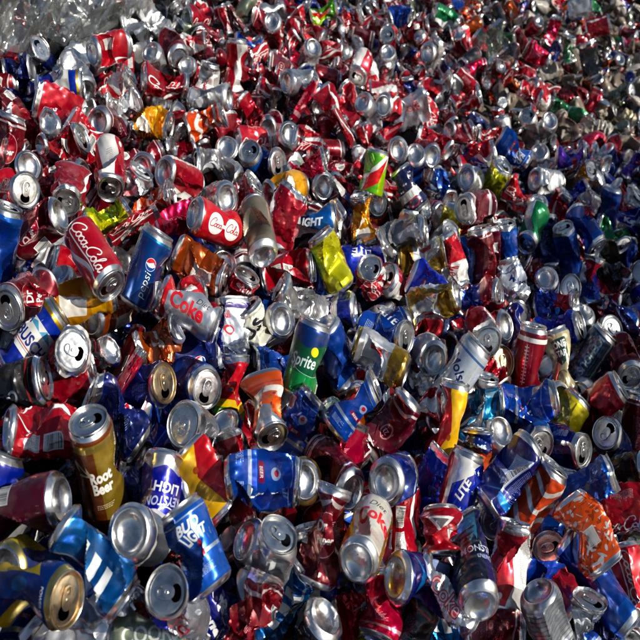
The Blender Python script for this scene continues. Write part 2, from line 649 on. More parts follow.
@design('flag', 'blue white and red can with white stars', 'blue white and red can')
def _():
    c = Cv((18, 40, 160), .5)
    c.rect(30, 88, 8, 112, (190, 16, 40), .5); c.rect(80, 90, 8, 112, W_, .4)
    c.poly([(90, 112), (90, 70), (118, 90), (150, 112)], W_, .4)
    for i in range(14):
        x, z = 112 + (i * 31) % 80, 16 + (i * 29) % 88
        c.poly([(x + (5 if k % 2 == 0 else 2) * math.sin(k * math.pi / 5), z + (5 if k % 2 == 0 else 2) * math.cos(k * math.pi / 5)) for k in range(10)], W_, .4)
    c.text('LITE', 112, 70, 18, W_, 70, 0, .04)
    ends(c); return c


@design('orange', 'orange and white can')
def _():
    c = Cv((226, 84, 14), .5)
    c.band(44, 62, (232, 228, 220), .3); c.band(30, 34, (200, 50, 20), .4)
    c.poly([(0, 112), (0, 96), (60, 104), (103, 90), (150, 104), (207, 96), (207, 112)], (190, 190, 192), .85)
    rg = random.Random(4)
    for i in range(40):
        x, z = rg.uniform(0, 90), rg.uniform(62, 100)
        c.ell(x, z, rg.uniform(2, 8), rg.uniform(1, 4), rg.choice([(176, 70, 30), (120, 60, 60), (205, 110, 50)]), .5, rg.uniform(0, 180))
    ends(c); return c


@design('orange_foil', 'orange and silver mottled can')
def _():
    c = Cv((222, 80, 24), .5)
    rg = random.Random(9)
    for i in range(420):
        x, z = rg.uniform(0, 207), rg.uniform(8, 112)
        c.ell(x, z, rg.uniform(1.5, 9), rg.uniform(.6, 2.6), rg.choice([(200, 202, 204), (226, 222, 214), (180, 56, 20), (226, 84, 24), (206, 208, 212), (150, 70, 40)]), .6, rg.uniform(0, 180))
    c.facts(103, 70, 20, 28, (90, 90, 90), bg=(190, 190, 188))
    ends(c); return c


@design('orange_stripe', 'orange can with white swirls')
def _():
    c = Cv((224, 72, 20), .5)
    for k in range(5):
        c.stroke(catmull([(0, -10 + 30 * k), (60, 14 + 30 * k), (110, -6 + 30 * k), (160, 18 + 30 * k), (207, -10 + 30 * k)], 6), 8, (232, 230, 224), .4)
    ends(c); return c


@design('sevenup', 'green can with red and white swoosh', 'bright green can')
def _():
    c = Cv((84, 164, 30), .5)
    c.rect(120, 160, 8, 112, (160, 200, 60), .5)
    c.poly([(70, 8), (60, 50), (100, 76), (130, 112), (150, 112), (120, 50)], W_, .4); c.poly([(80, 8), (74, 44), (112, 72), (140, 108), (120, 40)], (205, 40, 40), .4)
    ends(c); return c


@design('lemon', 'yellow and green metallic can')
def _():
    c = Cv((212, 210, 24), .65)
    c.rect(30, 70, 8, 112, (130, 160, 30), .7); c.rect(150, 176, 8, 112, (196, 160, 80), .8)
    c.facts(103, 60, 26, 40, (120, 130, 30))
    ends(c); return c


@design('yellow', 'plain yellow can')
def _():
    c = Cv((226, 206, 20), .35)
    ends(c); return c


@design('crisps', 'red and yellow can')
def _():
    c = Cv((196, 20, 30), .5)
    c.poly([(103, 8), (120, 50), (104, 112), (190, 112), (190, 8)], (244, 186, 20), .35)
    c.ell(118, 40, 4, 5, (180, 80, 40), .3); c.poly([(60, 104), (84, 112), (92, 90), (70, 84)], W_, .2)
    ends(c); return c


@design('multi', 'red blue and yellow patterned can')
def _():
    c = Cv((196, 26, 40), .4)
    c.band(12, 30, (30, 60, 150), .5); c.band(30, 42, (90, 150, 60), .4); c.band(42, 54, (240, 200, 40), .3)
    rg = random.Random(6)
    for i in range(40): c.ell(rg.uniform(0, 207), rg.uniform(14, 100), rg.uniform(2, 6), rg.uniform(1, 4), rg.choice([(240, 200, 40), (40, 110, 180), W_, (220, 60, 60)]), .3)
    ends(c); return c


@design('silver', 'bare silver can', rough=.3)
def _():
    c = Cv((198, 200, 202), .9)
    c.rect(84, 120, 66, 104, (228, 230, 232), .3); c.facts(150, 60, 26, 60, (120, 122, 126)); c.facts(60, 50, 26, 44, (130, 132, 138))
    ends(c); return c


@design('grey_panel', 'silver grey can with pale square panel', 'silver grey can')
def _():
    c = Cv((150, 150, 152), .75)
    c.rect(84, 118, 68, 106, (222, 224, 228), .3); c.rect(30, 84, 20, 108, (120, 120, 124), .7)
    for k in range(6): c.band(14 + 4 * k, 15 + 4 * k, (176, 176, 178), .7)
    c.facts(103, 44, 24, 26, (190, 190, 192))
    ends(c); return c


@design('taupe', 'grey brown can with worn fine print', 'grey brown beer can', rough=.42)
def _():
    c = Cv((128, 120, 104), .7)
    c.text('LIGHT BEER', 103.5, 66, 11, (70, 66, 58), 90, 0, .02); c.facts(84, 60, 14, 80, (86, 80, 70)); c.facts(124, 60, 14, 80, (86, 80, 70))
    ends(c, 10, 112); return c


@design('silver_white', 'white and silver can')
def _():
    c = Cv((222, 222, 218), .45)
    c.ell(103, 60, 14, 20, (160, 90, 70), .4); c.ell(103, 60, 11, 16, (225, 220, 210), .4); c.text('R', 103, 60, 18, (130, 60, 50))
    c.facts(40, 60, 26, 60, (120, 120, 124))
    ends(c, 14); return c


@design('block', 'white can with bold black capitals', 'white can with black capitals')
def _():
    c = Cv((220, 220, 206), .3)
    for sx in (103.5, 0): c.text('U.S.', sx, 62, 40, (24, 24, 26), 30, 0, .06, .9)
    c.stroke([(0, 100), (207, 100)], 1.4, (40, 60, 50), .3)
    ends(c); return c


@design('molson', 'white can with dark blue serif lettering')
def _():
    c = Cv((206, 214, 222), .5)
    for sx in (103.5, 0): c.text('Molson', sx, 62, 26, (22, 36, 92), -30, .1, .02, .9)
    c.band(96, 100, (90, 120, 170), .5)
    ends(c); return c


@design('gold_silver', 'silver can with gold end band')
def _():
    c = Cv((206, 208, 212), .8)
    c.rect(40, 84, 40, 104, (222, 226, 232), .3); c.band(8, 40, (176, 140, 70), .85); c.rect(120, 150, 8, 112, (160, 128, 66), .85)
    c.rect(60, 74, 60, 90, (200, 90, 90), .3)
    ends(c, 8, 112, (196, 170, 110)); return c


@design('amber', 'amber brown can with white label', 'amber brown can')
def _():
    c = Cv((150, 66, 26), .65)
    c.poly([(86, 40), (86, 96), (112, 102), (120, 46)], (228, 220, 210), .3); c.facts(102, 70, 22, 44, (110, 80, 60)); c.rect(0, 40, 8, 112, (176, 30, 30), .5)
    ends(c); return c


@design('gold_orange', 'orange and gold can')
def _():
    c = Cv((214, 140, 30), .6)
    c.band(70, 100, (230, 170, 60), .5); c.poly([(80, 20), (90, 70), (130, 60), (120, 16)], (228, 224, 214), .3)
    ends(c); return c


@design('bars', 'bright blue can with slanted white bars')
def _():
    c = Cv((8, 96, 168), .8)
    for k in range(3):
        for sx in (70, 173): c.poly([(sx, 28 + 22 * k), (sx, 40 + 22 * k), (sx + 48, 52 + 22 * k), (sx + 48, 40 + 22 * k)], (226, 230, 232), .3)
    c.rect(118, 122, 8, 112, (200, 205, 210), .8)
    ends(c); return c


@design('blue_gold', 'large blue can with yellow patches and small print', 'blue and yellow can')
def _():
    c = Cv((10, 48, 122), .65)
    c.poly([(50, 8), (60, 80), (88, 96), (84, 8)], (190, 160, 40), .6); c.poly([(140, 8), (146, 70), (170, 60), (166, 8)], (190, 160, 40), .6)
    c.ell(103, 66, 10, 14, (30, 90, 150), .6)
    c.text('POWER UP', 112, 106, 6, W_, 0, 0, .03)
    ends(c, 8, 112, (196, 178, 120)); return c


@design('teal', 'light blue and white can')
def _():
    c = Cv((24, 120, 176), .7)
    c.poly([(80, 20), (84, 60), (112, 96), (130, 100), (118, 40)], (220, 232, 238), .4); c.text('ice', 103, 86, 22, W_, 60, .2, .03)
    c.rect(60, 72, 24, 50, W_, .2); c.band(96, 104, (150, 190, 215), .7)
    ends(c); return c


@design('navy_bar', 'navy can with white bar code and small print')
def _():
    c = Cv((18, 24, 96), .5)
    c.rect(66, 112, 40, 100, (158, 172, 208), .3); c.facts(80, 72, 20, 50, (90, 104, 160)); c.barcode(101, 70, 18, 50, (206, 212, 224), rot=True); c.facts(128, 62, 24, 54, (150, 160, 210)); c.poly([(60, 16), (90, 30), (130, 20), (140, 34), (100, 40)], (70, 130, 200), .6)
    ends(c); return c


@design('redbull', 'silver and blue can with red lettering')
def _():
    c = Cv((196, 200, 208), .85)
    c.rect(40, 96, 8, 112, (24, 30, 110), .6); c.band(100, 112, (40, 30, 80), .5)
    c.ell(118, 70, 10, 7, (220, 40, 50), .3); c.ell(118, 70, 6, 4, W_, .3); c.text('Bull', 118, 90, 14, (190, 20, 40))
    ends(c); return c


@design('navy_ring', 'navy can with silver ring lettering')
def _():
    c = Cv((20, 44, 120), .55)
    c.text('PHILLIES', 103.5, 96, 14, W_, 0, .1, .04); c.band(86, 88, (200, 205, 215), .7); c.rect(60, 150, 12, 60, (16, 50, 160), .6)
    ends(c); return c


@design('jams', 'navy and orange can with small white lettering')
def _():
    c = Cv((206, 76, 20), .5)
    c.band(60, 112, (20, 40, 110), .5)
    c.text('JAMS', 103.5, 82, 15, (190, 215, 240), 0, 0, .04); c.text('JAMS', 0, 82, 15, (190, 215, 240), 0, 0, .04)
    c.text('JAMS', 52, 82, 15, (190, 215, 240), 0, 0, .04); c.text('JAMS', 155, 82, 15, (190, 215, 240), 0, 0, .04)
    ends(c); return c


@design('triangle', 'red can with white triangle mark')
def _():
    c = Cv((184, 14, 34), .55)
    c.poly([(80, 90), (126, 90), (103, 46)], W_, .3); c.poly([(90, 84), (116, 84), (103, 60)], (150, 150, 154), .7)
    c.rect(150, 160, 8, 112, W_, .4)
    ends(c); return c


@design('redwhite', 'red and white striped can')
def _():
    c = Cv((178, 12, 36), .55)
    c.rect(103, 150, 8, 112, (226, 224, 220), .35); c.facts(126, 60, 18, 70, (120, 120, 120)); c.rect(0, 30, 8, 112, (226, 224, 220), .4); c.ell(88, 20, 5, 5, W_, .3)
    ends(c); return c


@design('blue_red', 'blue and red can with round white emblem')
def _():
    c = Cv((16, 60, 170), .6)
    c.band(70, 112, (170, 24, 44), .5)
    for sx in (103.5, 0):
        c.ell(sx, 40, 12, 12, W_, .3); c.ell(sx, 40, 9, 9, (16, 60, 170), .4); c.text('A', sx, 40, 14, W_)
    ends(c); return c


@design('purple', 'purple can')
def _():
    c = Cv((78, 50, 140), .55)
    c.ell(103, 60, 26, 20, (40, 60, 150), .6, 30); c.ell(120, 70, 12, 9, (180, 50, 70), .5)
    ends(c); return c


@design('black', 'black can')
def _():
    c = Cv((22, 23, 28), .4)
    c.facts(103, 60, 26, 60, (120, 120, 128)); c.text('C', 60, 70, 30, (180, 182, 184)); c.band(100, 103, (150, 60, 60), .5)
    ends(c); return c


@design('scrap', 'dull grey brown can', rough=.55)
def _():
    c = Cv((96, 84, 72), .15)
    c.rect(20, 70, 8, 112, (128, 118, 104), .2); c.facts(103, 60, 30, 60, (150, 142, 130)); c.rect(150, 175, 8, 112, (86, 40, 36), .2)
    ends(c, 8, 112, (130, 126, 120)); return c


@design('scrap_pale', 'dull pale grey can', rough=.6)
def _():
    c = Cv((150, 146, 138), .1)
    c.rect(60, 110, 30, 100, (176, 150, 140), .1); c.facts(150, 60, 30, 60, (96, 90, 84))
    ends(c, 8, 112, (140, 136, 130)); return c


@design('greygreen', 'grey green can with faint white lettering')
def _():
    c = Cv((120, 128, 112), .7)
    c.text('COORS', 103, 62, 24, (200, 204, 196), 90, 0, .02, 1, .5); c.facts(40, 60, 26, 60, (170, 174, 166))
    ends(c); return c


@design('green', 'dark green can')
def _():
    c = Cv((10, 110, 62), .5)
    c.rect(120, 150, 8, 112, W_, .3)
    ends(c); return c


@design('steel_lines', 'silver can with fine printed lines')
def _():
    c = Cv((176, 180, 186), .85)
    for k in range(14): c.rect(0, 207, 14 + 6.5 * k, 16 + 6.5 * k, (110, 118, 128), .6)
    c.text('NET', 103, 60, 20, (60, 66, 80), 90)
    ends(c); return c

# ------------------------------------------------------------------ materials
def noise_rough(nt, bs, base, amp, scale=60, bump=0.0, bscale=40):
    tc = nt.nodes.new('ShaderNodeTexCoord')
    no = nt.nodes.new('ShaderNodeTexNoise'); no.inputs['Scale'].default_value = scale; no.inputs['Detail'].default_value = 3
    nt.links.new(tc.outputs['Object'], no.inputs['Vector'])
    mr = nt.nodes.new('ShaderNodeMapRange')
    mr.inputs['From Min'].default_value = .3; mr.inputs['From Max'].default_value = .7
    mr.inputs['To Min'].default_value = base - amp; mr.inputs['To Max'].default_value = base + amp
    nt.links.new(no.outputs[0], mr.inputs[0]); nt.links.new(mr.outputs[0], bs.inputs['Roughness'])
    if bump:
        n2 = nt.nodes.new('ShaderNodeTexNoise'); n2.inputs['Scale'].default_value = bscale; n2.inputs['Detail'].default_value = 2
        nt.links.new(tc.outputs['Object'], n2.inputs['Vector'])
        bp = nt.nodes.new('ShaderNodeBump'); bp.inputs['Strength'].default_value = bump; bp.inputs['Distance'].default_value = .004
        nt.links.new(n2.outputs[0], bp.inputs['Height']); nt.links.new(bp.outputs[0], bs.inputs['Normal'])
    return tc


def metal(name, col, rough, amp=.1, bump=.2, dirt=.5):
    m = bpy.data.materials.new(name); m.use_nodes = True
    nt = m.node_tree; bs = nt.nodes['Principled BSDF']
    bs.inputs['Metallic'].default_value = 1
    tc = noise_rough(nt, bs, rough, amp, 70, bump, 60)
    no = nt.nodes.new('ShaderNodeTexNoise'); no.noise_dimensions = '4D'; no.inputs['Scale'].default_value = 35; no.inputs['Detail'].default_value = 6
    oi = nt.nodes.new('ShaderNodeObjectInfo'); mu = nt.nodes.new('ShaderNodeMath'); mu.operation = 'MULTIPLY'; mu.inputs[1].default_value = 40
    nt.links.new(oi.outputs['Random'], mu.inputs[0]); nt.links.new(mu.outputs[0], no.inputs['W'])
    nt.links.new(tc.outputs['Object'], no.inputs['Vector'])
    cr = nt.nodes.new('ShaderNodeValToRGB')
    cr.color_ramp.elements[0].position = .28; cr.color_ramp.elements[1].position = .55
    cr.color_ramp.elements[0].color = tuple(c * (1 - dirt) for c in col) + (1,); cr.color_ramp.elements[1].color = tuple(col) + (1,)
    nt.links.new(no.outputs[0], cr.inputs[0]); nt.links.new(cr.outputs[0], bs.inputs['Base Color'])
    return m


M_ALU = metal('aluminium', (.70, .71, .72), .28)
M_LID = metal('lid_aluminium', (.66, .67, .67), .30)
M_GOLD = metal('gold_lid', (.66, .52, .32), .32)
M_IN = metal('inner_aluminium', (.62, .62, .60), .45)


def can_material(name, c, rough):
    img = bpy.data.images.new('artwork_' + name, CW, CH, alpha=True)
    img.alpha_mode = 'CHANNEL_PACKED'
    px = np.ones((CH, CW, 4), np.float32)
    px[..., :3] = np.clip(c.c, 0, 1); px[..., 3] = np.clip(c.m, 0, 1)
    img.pixels.foreach_set(px.ravel())
    img.update(); img.pack()
    m = bpy.data.materials.new('printed_' + name); m.use_nodes = True
    nt = m.node_tree; bs = nt.nodes['Principled BSDF']
    tx = nt.nodes.new('ShaderNodeTexImage'); tx.image = img; tx.interpolation = 'Linear'
    uv = nt.nodes.new('ShaderNodeUVMap'); uv.uv_map = 'uv'
    nt.links.new(uv.outputs[0], tx.inputs[0])
    tc = noise_rough(nt, bs, rough, .07, 55, .12, 45)
    # grime: a slight darkening in blotches, different on every can
    oi = nt.nodes.new('ShaderNodeObjectInfo')
    no = nt.nodes.new('ShaderNodeTexNoise'); no.noise_dimensions = '4D'; no.inputs['Scale'].default_value = 26; no.inputs['Detail'].default_value = 6
    mu = nt.nodes.new('ShaderNodeMath'); mu.operation = 'MULTIPLY'; mu.inputs[1].default_value = 40
    nt.links.new(oi.outputs['Random'], mu.inputs[0]); nt.links.new(mu.outputs[0], no.inputs['W']); nt.links.new(tc.outputs['Object'], no.inputs['Vector'])
    mr = nt.nodes.new('ShaderNodeMapRange'); mr.inputs['From Min'].default_value = .3; mr.inputs['From Max'].default_value = .52
    mr.inputs['To Min'].default_value = .62; mr.inputs['To Max'].default_value = 1.0
    nt.links.new(no.outputs[0], mr.inputs[0])
    hs = nt.nodes.new('ShaderNodeHueSaturation'); hs.inputs['Saturation'].default_value = 1.12
    nt.links.new(mr.outputs[0], hs.inputs['Value']); nt.links.new(tx.outputs[0], hs.inputs['Color'])
    # rubbed and scratched print: bare metal shows in streaks, dried drink and dust dull it in patches
    mp = nt.nodes.new('ShaderNodeMapping'); mp.inputs['Scale'].default_value = (1, 1, .22)
    nt.links.new(tc.outputs['Object'], mp.inputs[0])
    n3 = nt.nodes.new('ShaderNodeTexNoise'); n3.noise_dimensions = '4D'; n3.inputs['Scale'].default_value = 210; n3.inputs['Detail'].default_value = 4; n3.inputs['Roughness'].default_value = .7
    nt.links.new(mp.outputs[0], n3.inputs['Vector']); nt.links.new(mu.outputs[0], n3.inputs['W'])
    r3 = nt.nodes.new('ShaderNodeMapRange'); r3.inputs['From Min'].default_value = .66; r3.inputs['From Max'].default_value = .72; r3.inputs['To Max'].default_value = .75
    nt.links.new(n3.outputs[0], r3.inputs[0])
    mc = nt.nodes.new('ShaderNodeMixRGB'); mc.inputs[2].default_value = (.5, .5, .49, 1)
    nt.links.new(r3.outputs[0], mc.inputs[0]); nt.links.new(hs.outputs[0], mc.inputs[1])
    n4 = nt.nodes.new('ShaderNodeTexNoise'); n4.noise_dimensions = '4D'; n4.inputs['Scale'].default_value = 38; n4.inputs['Detail'].default_value = 7
    nt.links.new(tc.outputs['Object'], n4.inputs['Vector']); nt.links.new(mu.outputs[0], n4.inputs['W'])
    r4 = nt.nodes.new('ShaderNodeMapRange'); r4.inputs['From Min'].default_value = .52; r4.inputs['From Max'].default_value = .7; r4.inputs['To Max'].default_value = .28
    nt.links.new(n4.outputs[0], r4.inputs[0])
    md = nt.nodes.new('ShaderNodeMixRGB'); md.inputs[2].default_value = (.16, .13, .10, 1)
    nt.links.new(r4.outputs[0], md.inputs[0]); nt.links.new(mc.outputs[0], md.inputs[1])
    nt.links.new(md.outputs[0], bs.inputs['Base Color'])
    mm = nt.nodes.new('ShaderNodeMath'); mm.operation = 'SUBTRACT'; mm.use_clamp = True
    nt.links.new(tx.outputs[1], mm.inputs[0]); nt.links.new(r4.outputs[0], mm.inputs[1])
    nt.links.new(mm.outputs[0], bs.inputs['Metallic'])
    bs.inputs['Coat Weight'].default_value = .22; bs.inputs['Coat Roughness'].default_value = .12
    return m


MAT = {n: can_material(n, d['fn'](), d['rough']) for n, d in D.items()}

# ------------------------------------------------------------------ can geometry (millimetres, axis z, lid up)


def profile_pts(pr, step):
    out = []
    for a, b in zip(pr[:-1], pr[1:]):
        L = math.hypot(b[0] - a[0], b[1] - a[1])
        n = max(1, int(math.ceil(L / step)))
        for k in range(n):
            out.append((a[0] + (b[0] - a[0]) * k / n, a[1] + (b[1] - a[1]) * k / n))
    out.append(pr[-1])
    return np.array(out)


def revolve(pr, nth, H, hl=61.0):
    """grid of revolution -> verts, quads, uv(per vertex)"""
    th = np.linspace(0, 2 * math.pi, nth + 1)
    r = pr[:, 0][:, None]; z = pr[:, 1][:, None]
    V = np.stack([r * np.cos(th), r * np.sin(th), z + 0 * th], -1).reshape(-1, 3)
    uv = np.stack([np.broadcast_to(th / (2 * math.pi), (len(pr), nth + 1)), np.broadcast_to((z + H) / (2 * H), (len(pr), nth + 1))], -1).reshape(-1, 2)
    i = np.arange(len(pr) - 1)[:, None] * (nth + 1); j = np.arange(nth)[None]
    q = np.stack([i + j, i + j + 1, i + j + nth + 2, i + j + nth + 1], -1).reshape(-1, 4)
    return V, q, uv


def tmpl(H, nth, zs, fine=True):
    """body, lid, base, tab templates for half length H"""
    body = [(26.6, -H + .9), (28.4, -H + 2.6), (31.2, -H + 6), (33, -H + 11), (33, H - 15), (31.5, H - 9.5), (28.4, H - 4.2), (27.0, H - 2.6)]
    bV, bq, buv = revolve(profile_pts(body, zs), nth, H)
    lid = [(27.0, H - 2.6), (28.3, H - 2.2), (28.5, H + .2), (27.8, H + 1.0), (26.9, H + .2), (25.8, H - 4.6), (24.9, H - 5.2), (24.0, H - 4.6), (23.3, H - 2.6), (22.4, H - 2.2)]
    if not fine: lid = [(27.0, H - 2.6), (28.5, H), (27.2, H + .8), (25.4, H - 5), (22.8, H - 2.3)]
    lp = [tuple(x) for x in lid] + [(r, H - 2.3 + (.25 if r < 18 else 0)) for r in ((19.5, 17, 15, 13, 11, 9, 7, 5, 3, .05) if fine else (12, .05))]
    lV, lq, luv = revolve(np.array(lp)[::1], nth, H)
    if fine:
        # drinking opening: snap vertices to an ellipse, drop what is inside
        cx, cy, rx, ry = 0, -12.4, 9.6, 7.6
        e = np.hypot((lV[:, 0] - cx) / rx, (lV[:, 1] - cy) / ry)
        pan = lV[:, 2] > H - 2.5
        near = pan & (e > .84) & (e < 1.17) & (np.hypot(lV[:, 0], lV[:, 1]) < 21)
        lV[near, 0] = cx + (lV[near, 0] - cx) / e[near]; lV[near, 1] = cy + (lV[near, 1] - cy) / e[near]
        qc = lV[lq].mean(1)
        ec = np.hypot((qc[:, 0] - cx) / rx, (qc[:, 1] - cy) / ry)
        lqo = lq[~((ec < .97) & (np.hypot(qc[:, 0], qc[:, 1]) < 21))]
        # finger dip round the tab
        rr = np.hypot(lV[:, 0], lV[:, 1] - 6)
        dip = (rr < 13) & (np.hypot(lV[:, 0], lV[:, 1]) < 20)
        lV[dip, 2] -= .9 * (1 - rr[dip] / 13)
    else:
        lqo = lq
    base = [(26.6, -H + .9), (25.4, -H + .1), (24.2, -H - .6), (23.2, -H - .2), (22.4, -H + 1.6), (21.2, -H + 4.4), (18, -H + 7.4), (14, -H + 9.4), (10, -H + 10.6), (5, -H + 11.3), (.05, -H + 11.5)]
    if not fine: base = [(26.6, -H + .9), (24, -H - .5), (22, -H + 2.6), (14, -H + 9), (.05, -H + 11.4)]
    aV, aq, auv = revolve(np.array(base), nth, H)
    aq = aq[:, ::-1].copy()
    out = dict(body=(bV, bq, buv), lid=(lV, lqo, luv), lid_closed=(lV, lq, luv), base=(aV, aq, auv))
    if fine:
        n = 28
        t = np.linspace(0, 2 * math.pi, n + 1)
        sg = lambda v, p: np.sign(v) * np.abs(v) ** p
        ox, oy = 7.6 * sg(np.cos(t), .8), 1.6 + 12.2 * sg(np.sin(t), .8)
        hx, hy = 4.6 * np.cos(t), 8.2 + 3.6 * np.sin(t)
        lo = H - 1.5; hi = H - .1
        rings = [(hx, hy, lo), (ox, oy, lo), (ox * 1.03, oy, (lo + hi) / 2), (ox, oy, hi), (ox * .86, 1.6 + (oy - 1.6) * .9, hi + .25), (hx * 1.2, 8.2 + (hy - 8.2) * 1.2, hi + .1), (hx, hy, lo)]
        V = np.concatenate([np.stack([x, y, 0 * x + z], 1) for x, y, z in rings])
        i = np.arange(len(rings) - 1)[:, None] * (n + 1); j = np.arange(n)[None]
        q = np.stack([i + j, i + j + 1, i + j + n + 2, i + j + n + 1], -1).reshape(-1, 4)[:, ::-1].copy()
        rv, rq, _ = revolve(np.array([(2.6, H - 2.2), (2.6, H + .2), (1.8, H + .7), (.05, H + .8)]), 12, H)
        V2 = np.concatenate([V, rv]); q2 = np.concatenate([q, rq + len(V)])
        out['tab'] = (V2, q2, np.zeros((len(V2), 2)))
    return out


def sstep(x, a, b):
    t = np.clip((x - a) / (b - a), 0, 1)
    return t * t * (3 - 2 * t)


class Bend:
    """deformation of one can; parameters drawn once, applied to all its parts alike"""

    def __init__(s, kind, seed, H=61.0, view=180, soft=False, edge=False, short=1.0):
        rg = random.Random(seed * 7919 + 13)
        s.H = H; s.kind = kind
        v = R(view)
        U = rg.uniform
        s.endkeep = {'o': .03, 'd': .17, 'p': .24, 'b': .25, 'c': .42, 's': .22, 'f': .85, 'w': .4}[kind]
        nd = {'o': 2, 'd': 3, 'p': 5, 'b': 5, 'c': 8, 's': 5, 'f': 6, 'w': 5}[kind]
        dep = {'o': (.6, 2), 'd': (4, 10), 'p': (4, 12), 'b': (4, 12), 'c': (7, 17), 's': (4, 9), 'f': (3, 8), 'w': (3, 9)}[kind]
        s.dents = []
        for k in range(nd):
            a = v + (U(-1.3, 1.3) if k % 2 == 0 else U(-3.1, 3.1))
            s.dents.append((a, U(-.55, .55), U(-.75, .75) * H, U(*dep), U(.7, .95)))
        if soft:      # the printed face towards us stays readable: dents sit at its sides
            s.dents = [(v + (1 if i % 2 else -1) * U(.95, 2.3), t, z, d * .7, q) for i, (a, t, z, d, q) in enumerate(s.dents)]
        s.waves = []
        amp = {'o': .08, 'd': .6, 'p': 1.0, 'b': 1.1, 'c': 1.9, 's': 1.4, 'f': 1.9, 'w': 1.5}[kind] * (.35 if soft else 1)
        for k in range(5):
            an = U(0, math.pi); L = U(13, 44)
            s.waves.append((math.cos(an) / L, math.sin(an) / L, U(0, 1), amp * U(.5, 1.2)))
        for k in range(4):
            an = U(0, math.pi); L = U(8, 15)
            s.waves.append((math.cos(an) / L, math.sin(an) / L, U(0, 1), amp * U(.15, .38)))
        s.pinch = {'p': U(.35, .6), 'b': U(.5, .75), 'c': U(.1, .5), 'd': U(0, .15)}.get(kind, 0)
        s.pz = U(-.3, .3) * H; s.pa = v + U(-.9, .9)
        if soft: s.pinch *= .6; s.pa = v + rg.choice((-1, 1)) * U(1.2, 1.9)
        s.ang = {'p': U(5, 22), 'b': U(28, 60), 'c': U(5, 35)}.get(kind, 0)
        s.tilt = [(U(0, 2 * math.pi), R(U(*{'o': (0, .5), 'd': (0, 6), 'p': (2, 14), 'b': (2, 14), 'c': (6, 26), 's': (4, 22), 'f': (0, 8), 'w': (0, 10)}[kind]))) for _ in range(2)]
        s.sq = {'f': U(.28, .42), 'c': U(.7, .95), 'p': U(.85, 1), 's': U(.9, 1), 'b': U(.8, 1)}.get(kind, 1)
        s.sqa = v + U(-.4, .4) + (1.4 if edge else 0)
        if soft and kind not in 'fw': s.sq = max(s.sq, .9)
        if soft: s.tilt = [(a_, b_ * .5) for a_, b_ in s.tilt]
        s.wedge = {'w': U(.12, .3)}.get(kind, 1); s.wend = 1
        s.short = {'s': U(.45, .65), 'c': U(.75, .95), 'd': U(.95, 1), 'w': .95}.get(kind, 1)
        s.short *= short
        s.acc = (U(0, 1), U(2, 4)) if kind == 's' else None
        s.twist = R(U(-35, 35)) if kind in 'cbsw' and not soft else 0

    def __call__(s, P):
        P = P.copy(); H = s.H
        z = P[:, 2].copy(); az = np.abs(z)
        we = s.endkeep + (1 - s.endkeep) * (1 - sstep(az, H - 17, H - 5))
        th = np.arctan2(P[:, 1], P[:, 0]); rr = np.hypot(P[:, 0], P[:, 1])
        # triangular creases
        d = 0
        for a, b, ph, am in s.waves:
            x = a * (33 * th) + b * z + ph
            d = d + am * (np.abs((x % 1) * 2 - 1) * 2 - 1)
        if s.acc:
            x = s.acc[1] * z / H / 2 + s.acc[0] + .22 * np.sin(2 * th + s.acc[0] * 9)
            d = d + 4.5 * (np.abs((x % 1) * 2 - 1) * 2 - 1) - 2
        k = (rr + np.minimum(d, 3) * we * (rr / 33)) / np.maximum(rr, 1e-3)
        P[:, 0] *= k; P[:, 1] *= k
        # mirror-buckled dents
        for a, t, z0, dep, q in s.dents:
            n = np.array((math.cos(a) * math.cos(t), math.sin(a) * math.cos(t), math.sin(t)))
            c = np.array((33 * math.cos(a), 33 * math.sin(a), z0))
            D0 = n @ c - dep
            o = np.maximum(P @ n - D0, 0) * we
            ext = np.clip(1.6 - np.abs(z - z0) / 42, 0, 1)
            P -= ((1 + q) * o * ext)[:, None] * n
        # twist
        if s.twist:
            f = s.twist * (z / H); c, d_ = np.cos(f), np.sin(f)
            P[:, 0], P[:, 1] = P[:, 0] * c - P[:, 1] * d_, P[:, 0] * d_ + P[:, 1] * c
        # squash, wedge
        for ang, f, w_ in ((s.sqa, s.sq, np.ones(len(z))), (s.sqa, s.wedge, sstep(-z * s.wend, -H * .6, H * .9))):
            if f < 1:
                ke = w_ * (s.endkeep + (1 - s.endkeep) * (1 - sstep(az, H - 9, H))) if f is s.sq else w_
                c, d_ = math.cos(ang), math.sin(ang)
                u = P[:, 0] * c + P[:, 1] * d_; v = -P[:, 0] * d_ + P[:, 1] * c
                ff = 1 - (1 - f) * ke
                u *= ff; v *= 1 + (.38 if s.kind == 'f' else .2) * (1 - ff)
                P[:, 0] = u * c - v * d_; P[:, 1] = u * d_ + v * c
        # shorten
        P[:, 2] *= s.short
        Hs = H * s.short
        # end plates knocked out of square
        for sg, (ta, tb) in zip((1, -1), s.tilt):
            if tb > .001:
                g = sstep(sg * P[:, 2], Hs * .35, Hs * .8) * tb * sg
                c, d_ = math.cos(ta), math.sin(ta)
                u = P[:, 0] * c + P[:, 1] * d_; v = -P[:, 0] * d_ + P[:, 1] * c
                zc = P[:, 2] - sg * Hs * .5
                u2 = u * np.cos(g) + zc * np.sin(g); z2 = -u * np.sin(g) + zc * np.cos(g)
                P[:, 0] = u2 * c - v * d_; P[:, 1] = u2 * d_ + v * c; P[:, 2] = z2 + sg * Hs * .5
